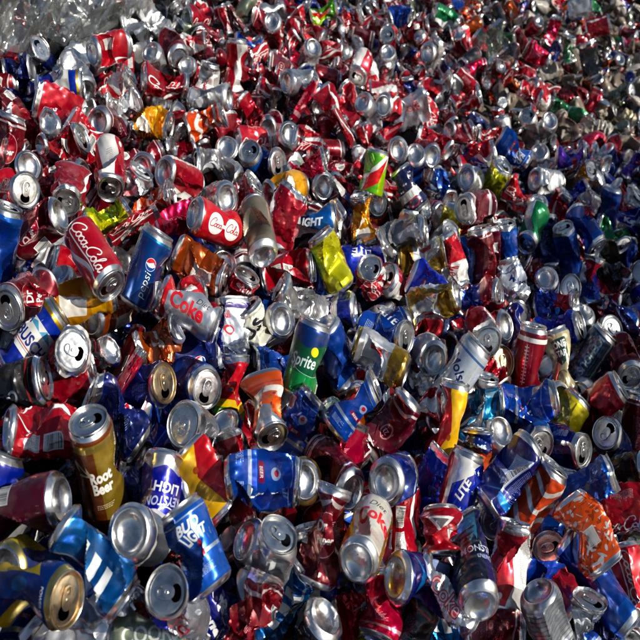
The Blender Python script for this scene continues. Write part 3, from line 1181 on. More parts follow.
        # pinch and fold
        if s.pinch > .02 or s.ang > .5:
            c, d_ = math.cos(s.pa), math.sin(s.pa)
            u = P[:, 0] * c + P[:, 1] * d_; v = -P[:, 0] * d_ + P[:, 1] * c
            g = np.clip(1 - np.abs(P[:, 2] - s.pz) / (34 * s.short + 6), 0, 1) ** 1.15
            side = np.where(u > 0, 1.0, .35)
            u = u * (1 - s.pinch * 1.25 * g * side); v = v * (1 + .32 * s.pinch * g)
            zz = np.linspace(-1.6 * H, 1.6 * H, 400)
            L = 26.0
            fi = R(s.ang) * (sstep(zz, s.pz - L, s.pz + L) - .5)
            dz = zz[1] - zz[0]
            X = np.cumsum(np.sin(fi)) * dz; Z = np.cumsum(np.cos(fi)) * dz
            i0 = 200
            X -= X[i0]; Z -= Z[i0]
            f = np.interp(P[:, 2], zz, fi); x0 = np.interp(P[:, 2], zz, X); z0 = np.interp(P[:, 2], zz, Z)
            u2 = x0 + u * np.cos(f); P[:, 2] = z0 - u * np.sin(f)
            P[:, 0] = u2 * c - v * d_; P[:, 1] = u2 * d_ + v * c
        return P


TM = {}


def templates(H, nth, zs, fine):
    k = (H, nth, zs, fine)
    if k not in TM: TM[k] = tmpl(H, nth, zs, fine)
    return TM[k]


def np_mesh(name, V, Q, UV=None, mats=(), midx=None, sharp=None):
    me = bpy.data.meshes.new(name)
    me.vertices.add(len(V)); me.vertices.foreach_set('co', np.ascontiguousarray(V, dtype=np.float32).ravel())
    n = len(Q)
    me.loops.add(n * 4); me.polygons.add(n)
    me.loops.foreach_set('vertex_index', np.ascontiguousarray(Q, dtype=np.int32).ravel())
    me.polygons.foreach_set('loop_start', np.arange(n, dtype=np.int32) * 4)
    if midx is not None: me.polygons.foreach_set('material_index', np.ascontiguousarray(midx, dtype=np.int32))
    if UV is not None:
        l = me.uv_layers.new(name='uv')
        l.data.foreach_set('uv', np.ascontiguousarray(UV[Q.ravel()], dtype=np.float32).ravel())
    for m in mats: me.materials.append(m)
    me.update(calc_edges=True)
    me.polygons.foreach_set('use_smooth', np.ones(n, bool))
    if sharp: me.set_sharp_from_angle(angle=R(sharp))
    return me


def part(name, V, Q, mat, parent, UV=None, sharp=24, label=None):
    o = bpy.data.objects.new(name, np_mesh(name, V * .001, Q, UV, (mat,), None, sharp))
    COL.objects.link(o)
    o.parent = parent
    if label: o['label'] = label
    return o


def basis(x, y, ang, tilt, end, roll):
    """rotation of a can whose visible end points at image angle ang, tilted towards the camera"""
    tilt = min(84, tilt * (1 + .28 * math.cos(R(ang)) ** 2))
    d = ray(x, y) / SQ; d = d / np.linalg.norm(d)
    ang = math.degrees(math.atan2(math.sin(R(ang)), math.cos(R(ang)) / OVAL))
    r_ = np.cross(d, UP); r_ /= np.linalg.norm(r_)
    u_ = np.cross(r_, d)
    a = math.cos(R(tilt)) * (math.cos(R(ang)) * r_ + math.sin(R(ang)) * u_) - math.sin(R(tilt)) * d
    Z = a if end == 'L' else -a
    vd = -d + a * (d @ a)
    n = np.linalg.norm(vd)
    vd = vd / n if n > .02 else np.cross(Z, r_) / np.linalg.norm(np.cross(Z, r_))
    Wd = np.cross(Z, vd)
    c, s_ = math.cos(R(roll)), math.sin(R(roll))
    X = c * vd - s_ * Wd; Y = s_ * vd + c * Wd
    return a, np.stack([X, Y, Z], 1)


N_FINE = 0


def build_can(c, Rm, spec, design_, H, tabbed=True, lidmat=None, fine=1, view=180, seed=0, name='drinks_can', wend=None, soft=False, edge=False, short=1.0):
    b = Bend(spec, seed, H, view, soft, edge, short)
    OV = Rm.T @ np.diag(SQ) @ Rm
    bend = b
    if wend is not None: bend.wend = wend
    b = lambda V: bend(V) @ OV.T
    t = templates(H, *( (72, 2.6, True) if fine else (48, 4.0, True)))
    e = bpy.data.objects.new(name, None); COL.objects.link(e)
    e.empty_display_size = .03
    M = Matrix([list(Rm[0]) + [c[0]], list(Rm[1]) + [c[1]], list(Rm[2]) + [c[2]], [0, 0, 0, 1]])
    e.matrix_world = M
    V, q, uv = t['body']
    part('body', b(V), q, MAT[design_], e, uv)
    lm = lidmat or M_LID
    V, q, uv = t['lid' if tabbed != 'shut' else 'lid_closed']
    ld = part('lid', b(V), q, lm, e, sharp=34)
    if tabbed:
        V, q, uv = t['tab']
        part('pull_tab', b(V), q, lm, ld)
    V, q, uv = t['base']
    part('base', b(V), q, M_ALU, e, sharp=34)
    return e

# ------------------------------------------------------------------ the cans one can tell apart in the photo
# (x, y, image angle of the shown end, tilt of that end towards the camera, end: L/B = body centre given, l/b = end centre given, design, state, options)
A = []


def a(x, y, ang, tilt, end, des, st='d', **o): A.append((x, y, ang, tilt, end, des, st, o))


# middle left, around the script cola can
a(6, 148, 80, 5, 'L', 'drp', 'd')
a(29, 166, 60, 58, 'b', 'black', 'd')
a(62, 145, 10, 5, 'L', 'coke_bar', 'c', lift=.02)
a(88, 143, -45, 0, 'L', 'coke_bar', 'f')
a(27, 192, -15, 55, 'l', 'coke', 'd')
a(84, 174, 25, 28, 'b', 'darkred', 'p', roll=180)
a(66, 201, -105, 58, 'l', 'red', 'w')
a(110, 190, -88, 50, 'l', 'redwhite', 'd', roll=205)
a(60, 213, 38, 25, 'b', 'drp', 'd', roll=170, lift=.02)
a(111, 286, -60, 33, 'l', 'coke', 'o', lift=.045, k=1)
a(108, 224, 20, 0, 'L', 'lemon', 'c')
a(131, 226, 35, 0, 'L', 'coke', 'f', lift=.02, eo=1)
a(131, 195, 70, 20, 'L', 'silver', 'c')
a(141, 166, 120, 60, 'b', 'pepsi_dark', 'd')
a(150, 205, 40, 0, 'L', 'orange_stripe', 'c')
a(163, 172, 160, 38, 'b', 'redwhite', 'd', roll=120, lift=.02)
a(172, 224, 200, 5, 'B', 'crush_pink', 'p')
a(217, 170, 158, 0, 'L', 'grey_panel', 'p')
a(227, 146, 100, 60, 'b', 'silver', 'd')
a(249, 151, 105, 52, 'l', 'blue', 'o')
a(228, 199, 0, 50, 'b', 'silver', 'd')
a(243, 200, 70, 0, 'L', 'coke', 'c')
a(193, 214, 158, 24, 'b', 'cola_discs', 'o', lift=.05, k=1)
a(264, 257, -78, 42, 'b', 'taupe', 'o', lift=.03)
a(146, 269, 70, 6, 'L', 'pepsi', 'o', roll=170, lift=.045, k=1)
a(6, 311, 215, 42, 'l', 'drp', 'd', roll=195, lift=.03)
a(0, 243, 80, 10, 'L', 'blue', 'd')
a(279, 163, 0, 40, 'l', 'pepsi_dark', 'd')
a(290, 134, 60, 60, 'b', 'silver', 'd')
a(311, 149, -40, 10, 'B', 'coke', 'c')
a(308, 166, 30, 0, 'L', 'crush_pink', 'c', lift=.02)
a(324, 187, -20, 58, 'b', 'black', 'd')
a(311, 222, 6, 4, 'L', 'platinum', 'p', lift=.03, k=1)
a(308, 245, 0, 10, 'L', 'black', 'd')
a(284, 220, 70, 0, 'L', 'red', 'f', lift=.035)
a(268, 194, 195, 35, 'b', 'gold_orange', 'd', roll=200)
a(331, 262, 112, 5, 'L', 'lemon', 'd', short=.9, lift=.045)
a(348, 200, -48, 0, 'L', 'platinum', 'f', roll=120, eo=1)
a(329, 228, 60, 0, 'L', 'cola_white', 'c')
a(374, 173, 80, 0, 'L', 'sevenup', 'd', short=.8, lift=.03, k=1)
a(379, 204, -30, 58, 'b', 'silver', 'd')
a(364, 222, 100, 0, 'L', 'gold_orange', 'c')
a(409, 190, -65, 0, 'L', 'stars', 'd', short=.85, lift=.04, k=1)
a(428, 208, 20, 20, 'b', 'black', 'w')
a(402, 235, 10, 0, 'L', 'grey_panel', 'p', roll=180, lift=.02)
a(412, 246, -90, 55, 'l', 'silver', 'c')
a(399, 150, 30, 60, 'b', 'black', 'd')
a(416, 153, 80, 55, 'b', 'blue', 'd')
a(432, 156, -20, 55, 'b', 'red', 'd')
a(434, 142, -20, 5, 'B', 'red', 'c')
a(477, 159, 25, 0, 'L', 'flag', 'p', roll=150)
a(514, 150, -50, 0, 'L', 'budlight', 'w', roll=180, lift=.04, k=1)
a(466, 178, 165, 60, 'b', 'silver', 'd')
a(494, 182, 60, 30, 'L', 'lemon', 'w')
a(508, 182, 90, 60, 'l', 'coke', 'c')
a(463, 210, 190, 42, 'l', 'maroon', 'd', lift=.03)
a(451, 232, 80, 10, 'B', 'yellow', 'd')
a(440, 247, 60, 20, 'L', 'silver_white', 'c')
a(497, 227, -20, 0, 'L', 'red', 'c')
a(482, 258, 95, 0, 'L', 'darkred', 'p')
a(505, 250, 90, 20, 'L', 'blue', 'd')
a(475, 225, 20, 0, 'L', 'darkred', 'c')
a(540, 151, 85, 52, 'b', 'silver', 'd')
a(555, 166, 30, 10, 'L', 'silver_white', 'c')
a(571, 157, 10, 0, 'L', 'purple', 'c', lift=.05, k=1)
a(605, 165, -60, 55, 'b', 'silver', 'c')
a(590, 167, 60, 50, 'l', 'gold_orange', 'c')
a(520, 196, -40, 0, 'L', 'coke', 'c')
a(534, 181, 170, 40, 'b', 'silver', 'd')
a(574, 197, 30, 0, 'L', 'royal', 'c')
a(598, 249, -60, 20, 'l', 'blue', 'd', lift=.02)
a(607, 210, 78, 10, 'B', 'blue', 'd')
a(627, 205, 40, 10, 'L', 'cola_white', 'c')
a(526, 245, -110, 45, 'l', 'green', 'd', k=1)
a(548, 242, 90, 0, 'L', 'pepsi_dark', 'p')
a(567, 250, 100, 30, 'L', 'blue', 'd')
a(613, 234, -40, 10, 'L', 'green', 'c')
a(633, 222, 0, 0, 'L', 'keystone_s', 'p')
a(635, 166, 60, 0, 'L', 'purple', 'c')
a(584, 207, 60, 10, 'L', 'cola_white', 'c')
a(558, 214, 70, 10, 'L', 'red', 'c')
a(537, 201, 90, 40, 'b', 'blue', 'd')
# next rows down
a(34, 340, 48, 4, 'L', 'busch', 'd', roll=185, lift=.02, gold=1, k=1)
a(74, 351, 40, 66, 'l', 'cola_white', 's', lift=.02)
a(88, 319, 205, 36, 'b', 'amber', 'd', roll=120, lift=-.02)
a(84, 299, 20, 0, 'L', 'gold_orange', 'd')
a(90, 366, 32, 20, 'B', 'redwhite', 'c')
a(61, 387, 20, 10, 'L', 'red', 'f')
a(12, 390, 20, 20, 'L', 'black', 'd', roll=90)
a(121, 388, 62, 0, 'L', 'crush_pink', 'f', eo=1)
a(159, 342, 30, 20, 'B', 'amber', 'c')
a(190, 308, -33, 5, 'L', 'diet', 'd', lift=.05, k=1)
a(200, 268, -35, 12, 'L', 'amber', 'p', roll=170)
a(245, 275, 85, 35, 'l', 'coke', 's', roll=190)
a(225, 262, 70, 50, 'b', 'silver', 'd')
a(233, 334, -90, 14, 'B', 'redbull', 'w', roll=210)
a(254, 325, 110, 10, 'L', 'block', 's', k=1)
a(283, 321, 22, 52, 'b', 'silver_white', 'd', roll=30)
a(302, 305, 140, 10, 'L', 'grey_panel', 'w', roll=30)
a(288, 272, 18, 5, 'L', 'coke_bar', 'd', roll=190)
a(306, 359, 76, 4, 'L', 'sprite', 'o', roll=186, short=.94, lift=.055, k=1)
a(329, 313, 8, 10, 'B', 'busch', 'd', roll=140)
a(335, 355, 110, 25, 'B', 'blue', 'd')
a(407, 338, -12, 28, 'l', 'blue_emblem', 'd', roll=170, lift=.02)
a(380, 358, -32, 4, 'B', 'gold_silver', 'd', roll=110, lift=.03)
a(434, 359, -40, 66, 'b', 'silver_white', 'd', roll=60, lift=.02)
a(420, 388, -30, 20, 'L', 'silver', 'c')
a(431, 290, -38, 0, 'L', 'royal', 'w', roll=40, lift=.015)
a(421, 258, 10, 0, 'L', 'gold_silver', 'p')
a(433, 304, 20, 8, 'B', 'gold_silver', 'w', lift=.03)
a(370, 270, 95, 64, 'l', 'coke', 's', lift=.02)
a(386, 276, 125, 48, 'l', 'redwhite', 'd', roll=230)
a(452, 264, -75, 10, 'L', 'cola_white', 'p')
a(488, 254, 90, 10, 'L', 'maroon_bar', 'd')
a(478, 297, 10, 0, 'L', 'blue_red', 'c')
a(488, 342, -62, 66, 'l', 'cola_white', 'd', roll=120, lift=.03)
a(506, 326, 15, 34, 'b', 'red', 'd')
a(504, 362, 10, 42, 'l', 'red', 'd', gold=1)
a(460, 373, 58, 4, 'L', 'molson', 'o', roll=180, lift=.05, k=1)
a(490, 380, -40, 20, 'B', 'red', 's')
a(513, 281, -75, 22, 'B', 'molson', 'c', roll=120)
a(546, 278, 95, 58, 'b', 'blue', 'd')
a(571, 287, 20, 58, 'l', 'blue', 'd')
a(591, 279, 80, 20, 'L', 'blue_red', 'c')
a(610, 275, -30, 0, 'L', 'black', 'c')
a(556, 302, 20, 10, 'L', 'blue_red', 'c', roll=90)
a(583, 312, 80, 40, 'b', 'grey_panel', 'd')
a(621, 322, -45, 0, 'L', 'pepsi_dark', 'f', eo=1)
a(612, 327, 50, 50, 'l', 'amber', 'd')
a(529, 360, 82, 10, 'L', 'football_red', 'o', roll=165, lift=.03, k=1)
a(561, 364, 100, 0, 'L', 'lonestar', 'p', lift=.02, k=1)
a(590, 356, 58, 4, 'L', 'icehouse', 'd', k=1)
a(557, 333, 10, 0, 'L', 'royal', 'p')
a(577, 397, 200, 66, 'l', 'silver', 'd')
a(561, 400, 0, 40, 'b', 'lonestar', 'd')
a(598, 404, 45, 10, 'L', 'red', 'd')
a(631, 378, -70, 50, 'l', 'darkred', 'd')
a(527, 404, 5, 0, 'L', 'blue_emblem', 'p', roll=190, lift=.02)
a(541, 446, -55, 52, 'l', 'blue', 'd', roll=100)
a(563, 424, 60, 0, 'L', 'yellow', 'w', k=1)
a(584, 449, -8, 30, 'l', 'keystone_s', 'd')
a(605, 432, 125, 62, 'l', 'pepsi_dark', 'd')
a(622, 476, 20, 20, 'L', 'black', 'd')
a(584, 488, 30, 0, 'L', 'blue', 'w', roll=200, lift=.05)
a(556, 508, 78, 0, 'L', 'blue', 'p')
a(620, 507, 10, 0, 'L', 'coke', 'f', roll=120)
a(636, 428, 80, 10, 'L', 'darkred', 'd')
a(508, 475, 235, 12, 'B', 'navy_bar', 'd', roll=156, lift=.05)
a(534, 500, 60, 10, 'L', 'orange_stripe', 'd', lift=.03)
a(494, 521, 150, 50, 'l', 'orange_stripe', 'd')
a(588, 532, -62, 0, 'L', 'orange_foil', 'f', short=.9, lift=.045, k=1)
a(508, 566, 82, 0, 'L', 'redwhite', 'w', roll=135, lift=.02)
a(482, 607, -74, 42, 'b', 'monster', 'w', roll=145, tall=1, lift=.05, k=1)
a(549, 588, -38, 0, 'L', 'blue_red', 'b')
a(548, 546, 100, 50, 'l', 'black', 'd')
a(597, 582, -52, 0, 'L', 'blue', 'p', tall=1, lift=.02, k=1)
a(630, 588, -78, 8, 'L', 'coke', 'd')
a(550, 628, 110, 40, 'B', 'steel_lines', 'd')
a(578, 632, 60, 20, 'L', 'silver', 'c')
a(490, 630, -8, 0, 'L', 'darkred', 'd')
# lower left
a(48, 430, -8, 0, 'L', 'coke_bar', 'p', roll=160, lift=.03)
a(88, 420, 102, 36, 'l', 'rootbeer', 'o', tall=1, roll=180, lift=.08, k=1)
a(62, 499, 8, 26, 'b', 'maroon_bar', 'd', roll=175, lift=.03, k=1)
a(116, 418, 130, 10, 'L', 'pepsi_dark', 'c')
a(141, 459, -58, 30, 'b', 'football_navy', 'd', lift=-.02, k=1)
a(161, 490, 262, 8, 'L', 'keystone', 'd', roll=185, short=.74, lift=.035, k=1)
a(165, 381, 20, 38, 'l', 'royal', 'd', gold=1)
a(207, 389, -28, 55, 'l', 'blue', 'o')
a(184, 423, 140, 58, 'l', 'steel_lines', 'd', notab=1, lift=.02)
a(203, 482, -60, 0, 'L', 'crisps', 'f', roll=190, short=.85, lift=.02, k=1)
a(232, 395, 85, 0, 'L', 'multi', 'w', k=1)
a(226, 424, 95, 25, 'b', 'multi', 's')
a(222, 441, 120, 30, 'b', 'black', 'w')
a(240, 434, 40, 5, 'L', 'red', 'c')
a(236, 480, -80, 0, 'L', 'red', 'f', lift=.01, eo=1)
a(273, 438, -78, 40, 'l', 'orange', 'w', roll=170, lift=.03, k=1)
a(298, 430, 68, 0, 'L', 'blue_emblem', 'w')
a(263, 480, 0, 0, 'L', 'blue_emblem', 'p', roll=200, lift=.02)
a(306, 480, 15, 56, 'b', 'gold_silver', 'd', notab=1)
a(353, 405, 48, 5, 'L', 'blue_emblem', 'c', roll=150, short=.95, soft=1, lift=.085)
a(343, 440, 110, 30, 'L', 'maroon', 'w')
a(349, 466, 80, 0, 'L', 'crush_pink', 'f', eo=1)
a(389, 428, 52, 5, 'B', 'maroon', 'p', roll=180)
a(414, 411, 8, 5, 'B', 'redwhite', 'w', roll=0)
a(440, 420, 10, 40, 'b', 'coke', 's')
a(449, 422, 78, 0, 'L', 'crisps', 'p', roll=195, lift=.02, k=1)
a(478, 413, 75, 4, 'L', 'teal', 'p', roll=185)
a(478, 450, 85, 10, 'L', 'jams', 's', k=1)
a(502, 430, 45, 42, 'b', 'grey_panel', 'd')
a(385, 483, 205, 58, 'b', 'navy_ring', 'd', lift=.02)
a(426, 488, 60, 0, 'L', 'royal', 'f')
a(459, 492, 75, 4, 'L', 'flag', 'd', roll=185, lift=.02, k=1)
a(441, 532, -90, 10, 'B', 'triangle', 's', lift=.05, k=1)
a(402, 525, 88, 0, 'L', 'coke_bar', 'd', roll=180)
a(357, 561, -112, 56, 'b', 'diet_gold', 'd', roll=180, lift=.045, k=1)
a(325, 535, 78, 6, 'L', 'drp', 'd', lift=.02)
a(351, 493, -50, 42, 'b', 'maroon', 'd')
a(285, 534, 60, 40, 'l', 'silver', 'p', lift=.03)
a(244, 541, 145, 34, 'b', 'block', 'd', lift=.02)
a(196, 548, 112, 0, 'L', 'budlight', 'd', roll=180, short=.85, lift=.045, k=1)
a(166, 591, 125, 60, 'l', 'redbull', 'd', roll=230, lift=.03)
a(129, 531, 160, 58, 'b', 'silver_white', 'd', lift=.065)
a(94, 562, -55, 0, 'L', 'bars', 'd', roll=140, lift=.02)
a(68, 594, -12, 34, 'l', 'blue_gold', 'p', roll=180, gold=1, lift=.02, k=1)
a(4, 572, 190, 40, 'b', 'blue_gold', 'd')
a(8, 608, 80, 10, 'L', 'blue_emblem', 'd', roll=110, lift=-.02)
a(116, 588, 60, 50, 'l', 'black', 'd')
a(125, 617, 70, 10, 'L', 'orange', 's')
a(85, 624, 45, 0, 'L', 'silver', 'f', roll=0)
a(150, 634, 0, 0, 'L', 'greygreen', 'd', k=1)
a(206, 612, 105, 5, 'B', 'keystone_s', 'c', lift=.02)
a(253, 622, 75, 0, 'L', 'darkred', 'c')
a(279, 606, 60, 5, 'L', 'bars', 'p', roll=150)
a(314, 573, 95, 20, 'L', 'keystone_s', 'w')
a(327, 612, 60, 30, 'b', 'black', 'w')
a(359, 620, 20, 0, 'L', 'triangle', 'c', lift=-.02)
a(381, 604, 85, 0, 'L', 'crush_pink', 'p', short=.7)
a(394, 575, 165, 30, 'b', 'navy_bar', 'd', roll=180, lift=.02)
a(447, 595, -45, 0, 'L', 'diet_foil', 'c', lift=.02, k=1)
a(432, 634, 10, 0, 'L', 'bars', 'p', roll=20)
a(347, 638, 20, 0, 'L', 'lemon', 'w', lift=-.03)
a(407, 632, 60, 10, 'L', 'black', 'd')
# upper half, smaller cans
a(92, 53, 200, 32, 'b', 'coke_bar', 'd', roll=190, lift=.04)
a(117, 90, 60, 0, 'L', 'cola_white', 'c')
a(60, 110, 160, 10, 'L', 'red', 'f')
a(47, 119, 150, 40, 'b', 'red', 'w')
a(60, 88, 12, 5, 'L', 'busch', 'd', roll=120)
a(98, 122, 165, 48, 'b', 'maroon', 'd')
a(86, 91, -60, 50, 'b', 'silver', 'd')
a(165, 82, -12, 0, 'L', 'red', 'p', roll=40, lift=.02)
a(179, 58, -60, 58, 'b', 'darkred', 'd')
a(150, 51, 120, 40, 'b', 'silver', 'd')
a(190, 45, 10, 0, 'L', 'redwhite', 'c')
a(205, 90, 80, 0, 'L', 'cola_white', 'p')
a(236, 66, 85, 0, 'L', 'redwhite', 'p')
a(230, 98, 5, 16, 'b', 'silver', 'd')
a(163, 103, -20, 55, 'b', 'silver', 'd')
a(140, 94, 50, 5, 'L', 'coke', 'c')
a(150, 123, 10, 0, 'L', 'gold_orange', 'c')
a(205, 123, 20, 0, 'L', 'orange_stripe', 'c')
a(122, 108, 20, 0, 'L', 'silver', 'c')
a(272, 20, 100, 58, 'b', 'red', 'd')
a(313, 47, 70, 55, 'b', 'silver', 'd')
a(286, 82, 180, 35, 'b', 'steel_lines', 'd')
a(303, 27, -70, 0, 'L', 'coke', 'c')
a(350, 18, 20, 0, 'L', 'coke', 'c', lift=.02)
a(324, 14, 20, 0, 'L', 'sevenup', 'c')
a(357, 78, -110, 60, 'l', 'redwhite', 'd')
a(383, 105, 160, 55, 'b', 'red', 'd')
a(362, 102, 120, 50, 'b', 'silver', 'd')
a(411, 110, 20, 0, 'L', 'diet_foil', 'f')
a(437, 83, 30, 0, 'L', 'cola_white', 'c')
a(431, 55, 60, 10, 'L', 'silver_white', 'w')
a(427, 53, 150, 60, 'b', 'grey_panel', 'd')
a(322, 108, -60, 30, 'b', 'pepsi_dark', 'p', lift=-.02)
a(304, 101, 60, 0, 'L', 'crush_pink', 'f', eo=1)
a(331, 107, -60, 10, 'L', 'red', 'w')
a(345, 128, -60, 0, 'L', 'red', 'f', eo=1)
a(387, 34, 90, 60, 'l', 'red', 'd')
a(388, 52, 80, 50, 'b', 'silver', 'd')
a(527, 115, 100, 50, 'l', 'silver', 'd')
a(550, 121, 60, 55, 'b', 'silver', 'd')
a(530, 96, -30, 0, 'L', 'coke', 'c')
a(590, 60, 100, 0, 'L', 'black', 'f', roll=0, lift=.05)
a(598, 27, 10, 0, 'L', 'red', 'f', lift=.02)
a(580, 8, 10, 0, 'L', 'silver_white', 'f', roll=0, lift=.02)
a(553, 30, 60, 0, 'L', 'crush_pink', 'c')
a(537, 56, -40, 0, 'L', 'crush_pink', 'w')
a(483, 50, -60, 20, 'L', 'greygreen', 'f')
a(498, 38, -70, 20, 'L', 'greygreen', 'f')
a(446, 18, -30, 0, 'L', 'green', 'p')
a(400, 16, 0, 0, 'L', 'blue', 'c')
a(470, 10, 60, 0, 'L', 'orange_foil', 'c')
a(568, 50, 90, 0, 'L', 'green', 'c')
a(621, 97, 30, 10, 'L', 'greygreen', 'c')
a(466, 100, 20, 0, 'L', 'coke', 'c')
a(530, 85, 130, 40, 'b', 'redwhite', 'd')

# ------------------------------------------------------------------ place the described cans
HS, HT = .061, .0785
cans = []
for i, (x, y, ang, tilt, end, des, st, o) in enumerate(A):
    H = HT if o.get('tall') else HS
    lift = o.get('lift', 0.0)
    e = end.upper()
    sh = {'s': .55, 'c': .85}.get(st, 1)
    av, Rm = basis(x, y, ang, tilt, e, o.get('roll', 180))
    if end.islower():
        pe = at(x, y, lift + .02)
        c = pe - SQ * av * H * sh
        fx, fy, _z = project(c)
    else:
        c = at(x, y, lift)
    cans.append(dict(c=c, R=Rm, a=av, H=H * sh, HH=H, des=des, st=st, o=o, i=i, e=e, px=x, py=y, shown=end, tilt=tilt, ang=ang))


def spheres(c, axis, H):
    n = 3 if H < .07 else 4
    L = max(H - .03, .004)
    return [c + SQ * axis * t for t in np.linspace(-L, L, n)]


# ease overlapping neighbours apart along their own lines of sight
rad = {'f': .019, 'c': .026, 'w': .024, 'p': .027, 'b': .026}
off = np.zeros(len(cans))
ry = []
for k in cans:
    d = k['c'] - CAMN
    ry.append(d / np.linalg.norm(d))
SP = []; own = []; RA = []
for n, k in enumerate(cans):
    for s_ in spheres(k['c'], k['R'][:, 2], k['H']):
        SP.append(s_); own.append(n); RA.append(rad.get(k['st'], .030))
SP = np.array(SP); own = np.array(own); RA = np.array(RA); RY = np.array(ry)
pri = np.array([k['o'].get('lift', 0) for k in cans])
for it in range(90):
    P = SP + RY[own] * off[own][:, None]
    D2 = np.linalg.norm((P[:, None] - P[None]) / SQ, axis=2)
    need = (RA[:, None] + RA[None]) * .93 - D2
    need[own[:, None] == own[None]] = 0
    I, J = np.where(np.triu(need > .001))
    dv = np.zeros(len(cans))
    for i, j in zip(I, J):
        a_, b_ = own[i], own[j]
        da = np.linalg.norm(P[i] - CAMN); db = np.linalg.norm(P[j] - CAMN)
        sgn = 1 if (pri[a_] * 9 - da) > (pri[b_] * 9 - db) else -1      # +1: a is nearer
        m = min(need[i, j], .012) * .35
        dv[a_] -= sgn * m; dv[b_] += sgn * m
    off = np.clip(off + np.clip(dv, -.006, .006), -.045, .09)
for n, k in enumerate(cans):
    k['c'] = k['c'] + RY[n] * off[n]

# ------------------------------------------------------------------ the rest of the heap
rng = np.random.default_rng(5)
TX = np.cross(NW, FWD); TX /= np.linalg.norm(TX)
TY = np.cross(NW, TX); TY = -TY if TY @ FWD < 0 else TY
TX = -TX if TX @ RIGHT < 0 else TX


def regional(x, y):
    """which labels are common in this part of the heap"""
    r = rng.random()
    if x > 470 and y < 125 + (x - 470) * .2:
        tb = [('scrap', .26), ('scrap_pale', .14), ('greygreen', .05), ('amber', .04), ('red', .1), ('darkred', .1), ('black', .16), ('green', .04), ('pepsi_dark', .05), ('crush_pink', .03), ('lonestar', .02)]
    elif x < 190 and y < 70:
        tb = [('silver', .3), ('silver_white', .15), ('grey_panel', .2), ('steel_lines', .1), ('red', .08), ('black', .1), ('gold_orange', .04), ('greygreen', .08)]
    elif y < 190 and x < 560:
        tb = [('coke', .2), ('red', .12), ('redwhite', .04), ('darkred', .19), ('cola_white', .02), ('silver', .03), ('drp', .08), ('maroon', .08), ('grey_panel', .01), ('steel_lines', .01), ('pepsi_dark', .11), ('black', .18), ('blue', .03), ('crush_pink', .02), ('greygreen', .01)]
    elif x > 440:
        tb = [('blue', .13), ('pepsi_dark', .13), ('royal', .1), ('black', .12), ('red', .08), ('darkred', .1), ('silver', .07), ('steel_lines', .04), ('blue_emblem', .07), ('greygreen', .03), ('green', .02), ('keystone_s', .03), ('coke', .05), ('purple', .01)]
    else:
        tb = [('blue', .08), ('pepsi_dark', .08), ('royal', .06), ('black', .18), ('red', .1), ('darkred', .15), ('silver', .05), ('coke', .1), ('blue_emblem', .05), ('grey_panel', .05), ('keystone_s', .04), ('maroon', .05), ('amber', .02), ('silver_white', .03)]
    t = sum(v for _, v in tb) * r
    for n_, v in tb:
        t -= v
        if t <= 0: return n_
    return tb[-1][0]


PTS = np.array([s_ + RY[n] * off[n] for n, s_ in zip(own, SP)])
ptr = RA.copy()
scr = np.array([project(p) for p in PTS])           # photo x, y, depth
fills = []
allp = list(PTS); allr = list(ptr)
AR = np.zeros((16000, 3)); AR[:len(PTS)] = PTS; RR_ = np.zeros(16000); RR_[:len(PTS)] = ptr; n_ = len(PTS)


def rand_rot():
    q = rng.normal(size=3); q -= NW * (q @ NW) * rng.uniform(.2, .8)
    z = q / np.linalg.norm(q)
    x = np.cross(z, rng.normal(size=3)); x /= np.linalg.norm(x)
    return np.stack([x, np.cross(z, x), z], 1)


layers = [(-.02, -.05, 6500, 1), (-.05, -.085, 3600, 1), (-.085, -.12, 3600, 0), (-.12, -.165, 3000, 0)]
for hi, lo, tries, top in layers:
    for _ in range(tries):
        # sample where it can be seen, plus a margin round the frame
        x = rng.uniform(-90, 730); y = 320 + 320 * (1 - 2.3 * rng.random() ** .8) if rng.random() < .55 else rng.uniform(-70, 760)
        y = max(y, -75)
        h = rng.uniform(lo, hi)
        c = at(x, y, h)
        if (c - CAMN) @ FWD > 6.5 or (c - CAMN) @ FWD < .5: continue
        far = y < 175
        Rm = rand_rot()
        vd_ = (c - CAMN) / SQ; vd_ /= np.linalg.norm(vd_)
        if abs(vd_ @ Rm[:, 2]) > .62 and rng.random() < .75: continue
        stt = rng.choice(list('ddpccwfsb' if y > 170 else 'ddppccwfsb'))
        H = HS * {'s': .55, 'c': .85}.get(stt, 1) * (.86 if far else 1)
        sp = np.array(spheres(c, Rm[:, 2], H))
        r = rad.get(stt, .030) * (.82 if far else 1)
        dist = np.linalg.norm((sp[:, None] - AR[None, :n_]) / SQ, axis=2) - (RR_[:n_] + r)[None] * (.96 if top else .84)
        if dist.min() < 0: continue
        if top:
            bad = False
            for q in sp:
                u, v, z = project(q)
                rr = .03 * F / z
                dd = np.hypot((scr[:, 0] - u) / OVAL, scr[:, 1] - v)
                if ((dd < rr * 1.5) & (scr[:, 2] > z - .01)).any(): bad = True; break
            if bad: continue
        fills.append(dict(sc=.86 if far else 1.0, c=c, R=Rm, st=stt, h=h, H=HS, x=x, y=y))
        AR[n_:n_ + len(sp)] = sp; RR_[n_:n_ + len(sp)] = r; n_ += len(sp)

# the fillers that show largest become cans of their own
for f in fills:
    u, v, z = project(f['c'])
    f['u'], f['v'], f['z'] = u, v, z
    f['size'] = 1 / z
    dd = np.hypot((scr[:, 0] - u) / OVAL, scr[:, 1] - v) / (.033 * F / z)
    f['clear'] = dd.min()
    f['inside'] = 12 < u < 628 and 12 < v < 628
cand = sorted([f for f in fills if f['inside'] and f['h'] > -.085 and f['clear'] > .55], key=lambda f: -(min(f['clear'], 1.6) * f['size'] ** 1.4 + 8 * (f['h'])))
NTOT = 297
take = cand[:max(0, NTOT - len(cans))]
taken = set(id(f) for f in take)

